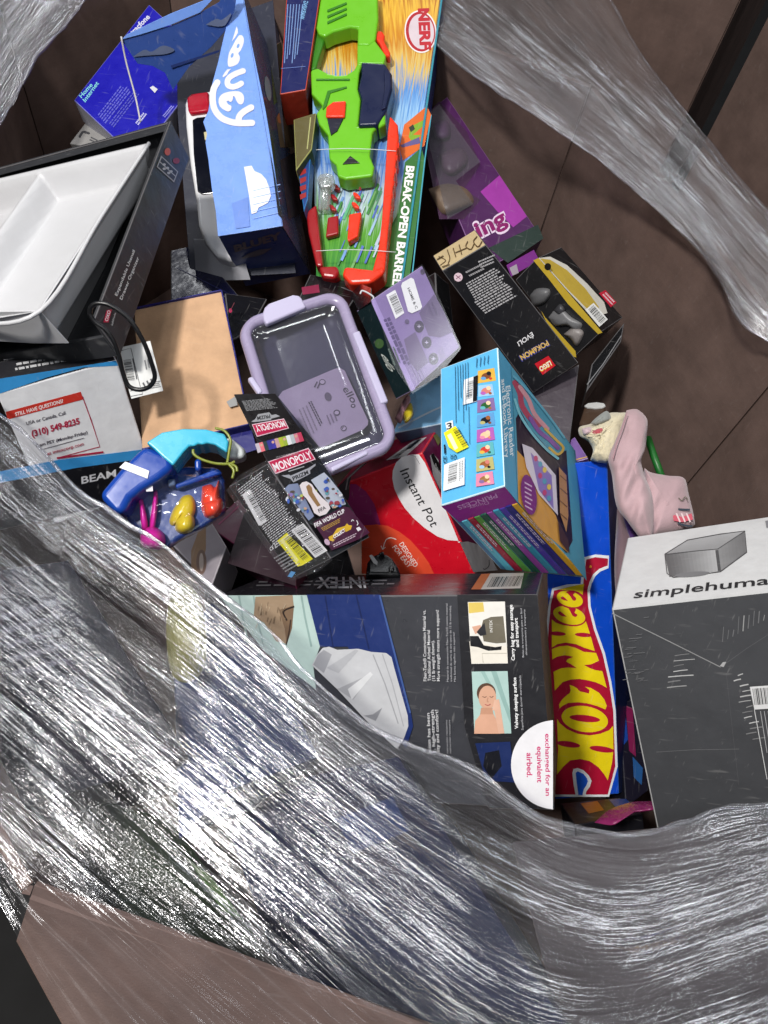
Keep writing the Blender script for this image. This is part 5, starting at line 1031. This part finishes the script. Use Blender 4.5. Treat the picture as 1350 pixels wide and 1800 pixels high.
cr_ = thing('cream_plush', 'cream fleecy plush with pink and grey patches beside the pouch', 'plush', plp.at(1050, 790)); puff(cr_, 'plush_body', plp, [(350, 580), (370, 500), (330, 430), (268, 390), (262, 320), (350, 292), (420, 240), (500, 206), (580, 204), (640, 224), (620, 420), (540, 590), (430, 600)], .04, CRM, 14, 0, .0016, mp=zp, n=6)
for q, m_ in (([(350, 290), (400, 240), (480, 190), (510, 250), (440, 290), (390, 300)], (136, 140, 136)), ([(360, 345), (450, 318), (460, 356), (390, 384), (355, 372)], (170, 76, 84)), ([(280, 330), (350, 318), (360, 360), (300, 380)], (196, 170, 176))): puff(cr_, 'plush_patch', plp, q, .012, fabric('felt_%d' % m_[0], m_), 5, .030, .0008, mp=zp, n=4)
pc = pl3((1016, 740, 1.33), (1060, 710, 1.34), (1060, 730, 1.31)); cu = thing('brown_cup', 'brown cup with white rim behind the cream plush', 'cup', pc.at(1040, 730)); slab(cu, 'cup_body', pc, [(255, 290), (300, 152), (462, 152), (440, 260), (350, 330)], -.02, .02, I((70, 52, 40)), .004, 3, zp); slab(cu, 'cup_rim', pc, [(300, 150), (330, 128), (400, 120), (455, 128), (468, 142), (440, 160), (380, 166), (320, 160)], 0, .004, I((190, 190, 188)), .001, 2, zp)
gs = thing('green_stick', 'bright green plastic rod behind the pink pouch', 'rod', W(1150, 800, 1.3)); tube(gs, 'rod', [W(1139, 770, 1.29), W(1148, 798, 1.27), W(1166, 846, 1.25)], .006, M('green_plastic', (24, 96, 34), .4))
pl, pts = quad_box([(1000, 776), (1010, 768), (1034, 806), (1013, 812)], (1.36, 1.36, 1.33), .04); sb = thing('lilac_box', 'small lilac box corner above the royal blue carton', 'box', base_of(pts)); box8(pts, sb, 'box_body', I((116, 84, 150)), I((90, 64, 120)), .001, I((150, 124, 176)))
Print(pl).line([(1012, 808), (1032, 803)], 2, (200, 160, 90)).build('front_print', sb)
plw = pl3((1080, 960, 1.25), (1120, 930, 1.27), (1090, 1050, 1.2)); sl = thing('purple_lined_bag', 'limp purple and taupe bag folded down behind the charcoal carton', 'bag', plw.at(1095, 1000)); puff(sl, 'bag_fold', plw, [(1085, 890), (1096, 900), (1130, 945), (1120, 975), (1096, 1010), (1086, 1060), (1080, 1000)], .02, fabric('taupe_fabric', (120, 98, 104)), 8); puff(sl, 'bag_lining', plw, [(1090, 890), (1128, 940), (1122, 950), (1106, 945)], .012, fabric('purple_fabric', (84, 54, 112)), 6, .014)

# ---- odds and ends in the gap at the hem of the film -----------------------------------------------------
pl, pts = quad_box([(1088, 1240), (1128, 1220), (1140, 1390), (1100, 1420)], (1.36, 1.38, 1.33), .06); gp = thing('blue_pink_packet', 'shaded packet with blue and pink print between two upright cartons', 'packet', base_of(pts)); box8(pts, gp, 'packet_body', I((26, 24, 40)), I((20, 20, 30)), .002)
p = Print(pl); p.poly([(1092, 1262), (1100, 1258), (1104, 1300), (1096, 1310)], (30, 70, 160)); p.poly([(1100, 1240), (1112, 1245), (1118, 1330), (1106, 1320)], (130, 30, 80)); p.poly([(1112, 1330), (1130, 1350), (1128, 1380), (1114, 1366)], (40, 90, 150)); p.build('front_print', gp)
pl, pts = quad_box([(985, 1412), (1090, 1402), (1130, 1430), (1010, 1450)], (1.24, 1.24, 1.16), .05); bh = thing('dark_box_end', 'dark box end with orange and blue print below the royal blue carton', 'box', base_of(pts)); box8(pts, bh, 'box_body', I((24, 22, 36)), I((18, 18, 24)), .002)
p = Print(pl); p.poly([(1020, 1412), (1050, 1408), (1062, 1424), (1035, 1430)], (150, 90, 30)); p.poly([(1070, 1405), (1100, 1404), (1122, 1424), (1090, 1428)], (30, 60, 130)); p.build('front_print', bh)
pl = pl3((1030, 1430, 1.08), (1190, 1405, 1.06), (1100, 1450, 1.03)); ww = thing('magenta_wrapper', 'crumpled magenta wrapper strip at the edge of the torn film', 'wrapper', pl.at(1100, 1430)); puff(ww, 'wrapper_sheet', pl, [(1045, 1446), (1070, 1424), (1110, 1410), (1150, 1408), (1190, 1402), (1196, 1410), (1150, 1424), (1100, 1432), (1080, 1450)], .006, M('magenta_foil', (130, 40, 90), .25, bump=.8, bscale=60), 6, n=4)

# ---- goods lying under the stretched film -----------------------------------------------------------------
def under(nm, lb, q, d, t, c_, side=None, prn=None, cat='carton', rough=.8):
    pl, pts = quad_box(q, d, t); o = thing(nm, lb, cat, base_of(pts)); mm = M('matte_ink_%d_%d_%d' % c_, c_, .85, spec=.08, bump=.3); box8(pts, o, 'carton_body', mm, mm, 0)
    if prn: p = Print(pl); prn(p); p.build('front_print', o)
    return o
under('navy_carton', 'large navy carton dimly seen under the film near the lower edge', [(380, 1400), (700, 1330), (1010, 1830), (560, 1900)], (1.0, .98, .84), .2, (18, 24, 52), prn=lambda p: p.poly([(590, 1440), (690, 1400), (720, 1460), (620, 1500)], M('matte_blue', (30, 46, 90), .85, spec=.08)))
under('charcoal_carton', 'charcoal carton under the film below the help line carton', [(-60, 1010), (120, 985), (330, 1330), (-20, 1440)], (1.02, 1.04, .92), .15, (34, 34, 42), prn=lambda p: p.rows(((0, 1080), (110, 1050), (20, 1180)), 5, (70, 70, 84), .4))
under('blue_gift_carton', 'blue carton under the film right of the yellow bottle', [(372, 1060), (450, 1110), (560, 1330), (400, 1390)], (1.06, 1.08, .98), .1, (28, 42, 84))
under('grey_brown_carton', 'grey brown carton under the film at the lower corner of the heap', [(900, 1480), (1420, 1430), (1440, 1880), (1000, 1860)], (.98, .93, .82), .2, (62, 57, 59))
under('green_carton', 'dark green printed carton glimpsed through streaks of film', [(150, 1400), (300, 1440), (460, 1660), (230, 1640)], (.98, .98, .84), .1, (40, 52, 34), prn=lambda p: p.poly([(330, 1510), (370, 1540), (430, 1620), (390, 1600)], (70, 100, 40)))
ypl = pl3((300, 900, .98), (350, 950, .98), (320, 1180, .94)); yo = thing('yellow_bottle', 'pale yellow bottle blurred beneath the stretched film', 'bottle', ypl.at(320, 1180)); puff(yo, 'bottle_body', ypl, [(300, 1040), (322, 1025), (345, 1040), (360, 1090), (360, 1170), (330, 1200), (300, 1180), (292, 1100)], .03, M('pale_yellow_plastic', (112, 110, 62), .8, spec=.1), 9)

# ================================================================== STRETCH FILM
BUMP = (.0016, .0006, .0009, .0026)
def film_mat(name, tint=(.94, .94, .96), gloss=(.04, .58), haze=(.0, .08), seed=0., rough=.17):
    m = bpy.data.materials.new(name); m.use_nodes = True; nt = m.node_tree; nt.nodes.clear(); L = nt.links.new
    out = N(nt, 'ShaderNodeOutputMaterial'); tc = N(nt, 'ShaderNodeTexCoord')
    def nz(su, sv, det=3, off=0., dist=0.):
        mp = N(nt, 'ShaderNodeMapping'); mp.inputs['Scale'].default_value = (su, sv, 1); mp.inputs['Location'].default_value = (off + seed, off * 1.7 + seed, 0)
        n = N(nt, 'ShaderNodeTexNoise'); n.inputs['Scale'].default_value = 1; n.inputs['Detail'].default_value = det; n.inputs['Roughness'].default_value = .6; n.inputs['Distortion'].default_value = dist
        L(tc.outputs['UV'], mp.inputs[0]); L(mp.outputs[0], n.inputs['Vector']); return n.outputs['Fac']
    def rng_(s, a, b, c=0., d=1.):
        r = N(nt, 'ShaderNodeMapRange'); r.interpolation_type = 'SMOOTHSTEP'
        for k, x in zip(('From Min', 'From Max', 'To Min', 'To Max'), (a, b, c, d)): r.inputs[k].default_value = x
        L(s, r.inputs['Value']); return r.outputs['Result']
    def mth(op, a, b):
        n = N(nt, 'ShaderNodeMath', operation=op)
        for i, q in enumerate((a, b)):
            if isinstance(q, (int, float)): n.inputs[i].default_value = q
            else: L(q, n.inputs[i])
        return n.outputs[0]
    zone = rng_(nz(4.2, 10, 4, 3.1), .37, .60); strand = nz(9, 460, 1.1, 1.3); fine = nz(34, 820, 1, 5.7); crinkle = nz(170, 420, 2, 9.2, .4); broad = nz(4, 95, 2, 2.2)
    hgt = mth('ADD', mth('ADD', mth('MULTIPLY', strand, BUMP[0]), mth('MULTIPLY', fine, BUMP[1])), mth('ADD', mth('MULTIPLY', crinkle, BUMP[2]), mth('MULTIPLY', broad, BUMP[3])))
    bp = N(nt, 'ShaderNodeBump'); bp.inputs['Strength'].default_value = 1; bp.inputs['Distance'].default_value = 1; L(hgt, bp.inputs['Height'])
    sm = rng_(strand, .40, .62); fm = rng_(fine, .42, .62)
    dens = mth('MULTIPLY', mth('ADD', mth('MULTIPLY', sm, .65), mth('MULTIPLY', fm, .35)), mth('ADD', mth('MULTIPLY', zone, 1.0), .13))
    # sheet state: red = drawn tight onto the board (smooth, clear), green = several layers bunched together (milkier)
    at = N(nt, 'ShaderNodeAttribute'); at.attribute_name = 'state'; sx = N(nt, 'ShaderNodeSeparateColor'); L(at.outputs['Color'], sx.inputs[0])
    dens = mth('MULTIPLY', dens, rng_(sx.outputs[0], 0., 1., 1., .05)); L(rng_(sx.outputs[0], 0., 1., 1., .12), bp.inputs['Strength']); veil = mth('MULTIPLY', sx.outputs[1], rng_(nz(5, 45, 5, 6.6), .25, .75, .25, 1.))
    tr = N(nt, 'ShaderNodeBsdfTransparent'); tr.inputs[0].default_value = (*tint, 1)
    df = N(nt, 'ShaderNodeBsdfDiffuse'); df.inputs[0].default_value = (.82, .82, .85, 1); tl = N(nt, 'ShaderNodeBsdfTranslucent'); tl.inputs[0].default_value = (.8, .8, .84, 1)
    dm = N(nt, 'ShaderNodeMixShader'); dm.inputs[0].default_value = .35; L(df.outputs[0], dm.inputs[1]); L(tl.outputs[0], dm.inputs[2])
    gl = N(nt, 'ShaderNodeBsdfGlossy'); gl.inputs['Roughness'].default_value = rough; gl.inputs[0].default_value = (.97, .97, 1, 1); L(bp.outputs[0], gl.inputs['Normal']); L(bp.outputs[0], df.inputs['Normal'])
    m1 = N(nt, 'ShaderNodeMixShader'); L(mth('ADD', rng_(dens, 0, 1, *haze), mth('MULTIPLY', veil, .075)), m1.inputs[0]); L(tr.outputs[0], m1.inputs[1]); L(dm.outputs[0], m1.inputs[2])
    m2 = N(nt, 'ShaderNodeMixShader'); L(mth('MULTIPLY', rng_(dens, 0, .9, *gloss), rng_(sx.outputs[0], 0., 1., 1., .45)), m2.inputs[0]); L(m1.outputs[0], m2.inputs[1]); L(gl.outputs[0], m2.inputs[2])
    L(m2.outputs[0], out.inputs[0]); return m
def cr1(P, t):
    """Catmull-Rom through rows of P (n, ...) at t in [0, n-1]"""
    P = np.asarray(P, float); n = len(P); i = np.clip(np.floor(t).astype(int), 0, n - 2); f = (t - i).reshape((-1,) + (1,) * (P.ndim - 1)); g = lambda k: P[np.clip(k, 0, n - 1)]
    a, b, c, d = g(i - 1), g(i), g(i + 1), g(i + 2)
    return .5 * (2 * b + (c - a) * f + (2 * a - 5 * b + 4 * c - d) * f * f + (3 * b - a - 3 * c + d) * f ** 3)
def film(name, label, curves, zs, nu, nv, mat, amp=.004, seed=1, thick_edges=(0,), edge_r=.003, edge_mat=None, state=None):
    """a stretched sheet: curves = tension lines (photo pixels) with a height each; every tension line is one streak of the sheet"""
    curves = [np.array(c, float) for c in curves]; n = max(len(c) for c in curves)
    rows = []
    for c, z in zip(curves, zs):
        cc_ = cr1(c, np.linspace(0, len(c) - 1, nu)); z = np.interp(np.linspace(0, 1, nu), np.linspace(0, 1, len(z)), z) if hasattr(z, '__len__') else np.full(nu, z)
        rows.append(np.array([PH(x, y, zz_) for (x, y), zz_ in zip(cc_, z)]))
    G = cr1(np.array(rows), np.linspace(0, len(rows) - 1, nv))              # nv, nu, 3
    du = np.linalg.norm(np.diff(G, axis=1), axis=2); u = np.concatenate([np.zeros((nv, 1)), np.cumsum(du, axis=1)], axis=1)
    dv = np.linalg.norm(np.diff(G, axis=0), axis=2).mean(axis=1); v = np.concatenate([[0], np.cumsum(dv)])[:, None] * np.ones((1, nu))
    gx = np.gradient(G, axis=1); gy = np.gradient(G, axis=0); nn = np.cross(gx, gy); nn /= np.linalg.norm(nn, axis=2, keepdims=True) + 1e-9; nn[nn[..., 2] < 0] *= -1
    vd = v + .004 * noise2(u * 3 + 7, v * 8, seed + 5)
    hgt = amp * (1.7 * noise2(u * 2.0, vd * 20, seed) + .8 * noise2(u * 2.6, vd * 60, seed + 1) + .28 * noise2(u * 4, vd * 150, seed + 2) + .10 * noise2(u * 30, vd * 190, seed + 3))
    P = G + nn * hgt[..., None]
    P[0] += (noise2(u[0] * 30, u[0] * 0, seed + 9) * .0035)[:, None] * (G[0] - G[1]) / (np.linalg.norm(G[0] - G[1], axis=1, keepdims=True) + 1e-9)
    ii = np.arange(nv * nu).reshape(nv, nu); f = np.stack([ii[:-1, :-1], ii[:-1, 1:], ii[1:, 1:], ii[1:, :-1]], -1).reshape(-1, 4)
    root = thing(name, label, 'film', P[0, nu // 2] - np.array([0, 0, .02]), 'sheets of torn stretch film')
    fo = mesh('film_sheet', P.reshape(-1, 3), f, mat, root, smooth=True, recalc=False, uv=np.stack([u, v], -1).reshape(-1, 2))
    sc_ = np.zeros((nv, nu, 4)); sc_[..., 3] = 1
    if state: sc_[..., 0], sc_[..., 1] = state(P, u, v)
    fo.data.color_attributes.new('state', 'FLOAT_COLOR', 'POINT').data.foreach_set('color', sc_.ravel())
    for e in thick_edges:
        q = P[e][::3]; s_ = np.linspace(0, 1, len(q)); r = edge_r * (.55 + .9 * np.abs(noise2(s_ * 26, s_ * 0 + e, seed + 20)) )
        # rolled hem: a flattened rope of film along the torn edge
        k = 9; vv = []; uu = []
        for i, p0 in enumerate(q):
            t = q[min(i + 1, len(q) - 1)] - q[max(i - 1, 0)]; t /= np.linalg.norm(t); x = np.cross(t, [0, 0, 1.]); x /= np.linalg.norm(x); y = np.cross(t, x)
            for j in range(k): an = 2 * math.pi * j / k; rr_ = r[i] * (1 + .35 * noise2(np.array([i * .35]), np.array([j * 1.]), seed + 30)[0]); vv.append(p0 + rr_ * (x * math.cos(an) * 1.5 + y * math.sin(an))); uu.append((i * .01, j * .002))
        ff = [(i * k + j, i * k + (j + 1) % k, (i + 1) * k + (j + 1) % k, (i + 1) * k + j) for i in range(len(q) - 1) for j in range(k)]
        mesh('rolled_edge', vv, ff, edge_mat or mat, root, smooth=True, recalc=False, uv=uu)
    return root
na_, nb2 = np.array(ring[5]), np.array(ring[4]); nd_ = (nb2 - na_) / np.linalg.norm(nb2 - na_); no_ = np.array([nd_[1], -nd_[0]])
def low_state(P, u, v):
    d = (P[..., :2] - na_) @ no_                                    # distance outside the near rim
    along = (P[..., :2] - na_) @ nd_
    cl = np.clip((d + .022) / .03, 0, 1) * np.clip((along + .01) / .02, 0, 1)
    cl = np.maximum(cl, np.clip(1 - v / .034, 0, 1) * .7 * np.clip((.02 - P[..., 0]) / .08, 0, 1))
    ly = np.clip(1.15 - v / .20, .12, 1) * np.clip(.45 + (P[..., 0] + .15) * 1.2, .35, 1.25) + np.clip((P[..., 0] - .05) * 2.2, 0, .6)
    return cl, np.clip(ly, 0, 1.2) * (1 - cl) + .45 * cl
FM = film_mat('stretch_film', seed=0.); FE = film_mat('stretch_film_hem', gloss=(.06, .5), haze=(.01, .10), seed=4., rough=.2)
R1 = RIM + .012
film('stretch_film', 'broad streaked sheet of clear stretch film across the lower half of the bin', [
    [(-90, 640), (0, 722), (60, 770), (130, 848), (255, 935), (385, 1032), (470, 1100), (545, 1182), (640, 1262), (722, 1300), (800, 1328), (855, 1356), (900, 1392), (965, 1432), (1050, 1452), (1130, 1462), (1200, 1448), (1260, 1424), (1350, 1412), (1450, 1390)],
    [(-90, 700), (0, 785), (130, 900), (300, 1020), (450, 1140), (580, 1255), (720, 1350), (860, 1425), (980, 1490), (1100, 1515), (1220, 1500), (1350, 1468), (1450, 1440)],
    [(-90, 800), (0, 880), (160, 1010), (340, 1150), (520, 1300), (680, 1425), (840, 1530), (980, 1600), (1100, 1620), (1230, 1590), (1350, 1550), (1450, 1520)],
    [(-90, 910), (0, 990), (170, 1130), (350, 1275), (530, 1420), (700, 1550), (860, 1670), (990, 1730), (1110, 1730), (1240, 1690), (1360, 1650), (1450, 1620)],
    [(-90, 1040), (0, 1115), (170, 1255), (340, 1400), (510, 1545), (680, 1690), (830, 1800), (960, 1850), (1100, 1850), (1240, 1810), (1360, 1770), (1450, 1740)],
    [(-90, 1170), (0, 1240), (150, 1370), (310, 1510), (470, 1650), (620, 1790), (760, 1890), (900, 1950), (1080, 1960), (1240, 1930), (1360, 1900), (1450, 1880)],
    [(-80, 1300), (0, 1370), (120, 1480), (260, 1600), (400, 1710), (540, 1820), (680, 1920), (820, 2000), (1000, 2030), (1200, 2020), (1350, 2000), (1450, 1990)],
    [(-60, 1420), (0, 1485), (70, 1565), (170, 1650), (290, 1760), (400, 1860), (520, 1960), (660, 2040), (820, 2090), (1000, 2100), (1200, 2090), (1400, 2080)],
    [(-40, 1530), (0, 1592), (52, 1690), (100, 1775), (150, 1860), (220, 1950), (330, 2040), (480, 2120), (660, 2160), (860, 2170), (1100, 2170), (1400, 2170)]],
    [[1.04, 1.035, 1.02, 1.0, .99, .985, .99, 1.0], [1.04, 1.035, 1.03, 1.01, 1.0, 1.0, 1.0], [1.04, 1.04, 1.04, 1.03, 1.02, 1.02, 1.02], [1.04, 1.045, 1.05, 1.05, 1.045, 1.04], [1.04, 1.05, 1.06, 1.06, 1.055, 1.05], [1.04, 1.05, 1.06, 1.06, 1.06, 1.06], [1.04, 1.05, 1.05, 1.055, 1.06, 1.06], [1.045, R1 + .008, 1.042, 1.035, 1.03, 1.03], [1.03, 1.03, 1.02, 1.0, .99, .98]],
    300, 420, FM, .0042, 11, (0,), .0019, FE, low_state)
film('stretch_film', 'twisted band of clear stretch film over the bin rim, top to side', [
    [(560, -60), (660, -10), (715, 30), (775, 84), (860, 150), (930, 195), (1010, 250), (1090, 312), (1160, 372), (1230, 440), (1270, 495), (1290, 545), (1320, 582), (1352, 604), (1420, 650)],
    [(590, -110), (700, -50), (800, 30), (900, 110), (1000, 190), (1100, 270), (1180, 340), (1260, 430), (1320, 510), (1400, 590)],
    [(640, -160), (760, -90), (870, 0), (970, 90), (1060, 170), (1150, 250), (1230, 330), (1310, 420), (1400, 520)],
    [(700, -220), (840, -140), (950, -40), (1040, 60), (1120, 150), (1200, 230), (1270, 310), (1350, 400), (1420, 480)],
    [(800, -260), (940, -170), (1030, -70), (1082, 10), (1130, 90), (1190, 170), (1250, 245), (1310, 320), (1365, 385), (1440, 470)]],
    [1.03, 1.05, 1.06, 1.055, [1.04, 1.02, 1.0, 1.0]], 240, 180, film_mat('stretch_film_band', seed=7.3, gloss=(.16, .90), haze=(.02, .24), rough=.22), .0045, 23, (0, -1), .0020, FE, lambda P, u, v: (0 * v, 1.9 - .9 * v / v.max()))
film('stretch_film', 'crumpled corner of clear stretch film hanging over the back rim', [
    [(175, -60), (160, -20), (140, 18), (112, 50), (80, 80), (56, 112), (38, 150), (16, 190), (-20, 240)],
    [(130, -80), (110, -30), (90, 10), (60, 50), (30, 90), (5, 130), (-30, 190)],
    [(70, -100), (50, -50), (30, 0), (0, 40), (-30, 90), (-60, 150)], [(0, -120), (-30, -70), (-50, -20), (-80, 40), (-110, 100)]],
    [1.02, 1.03, 1.03, 1.03], 120, 120, film_mat('stretch_film_corner', seed=13.1, gloss=(.14, .75), haze=(.03, .22)), .0045, 31, (0,), .0020, FE, lambda P, u, v: (0 * v, 1.5 + 0 * v))
bpy.data.objects.remove(_fo); bpy.data.curves.remove(_font)
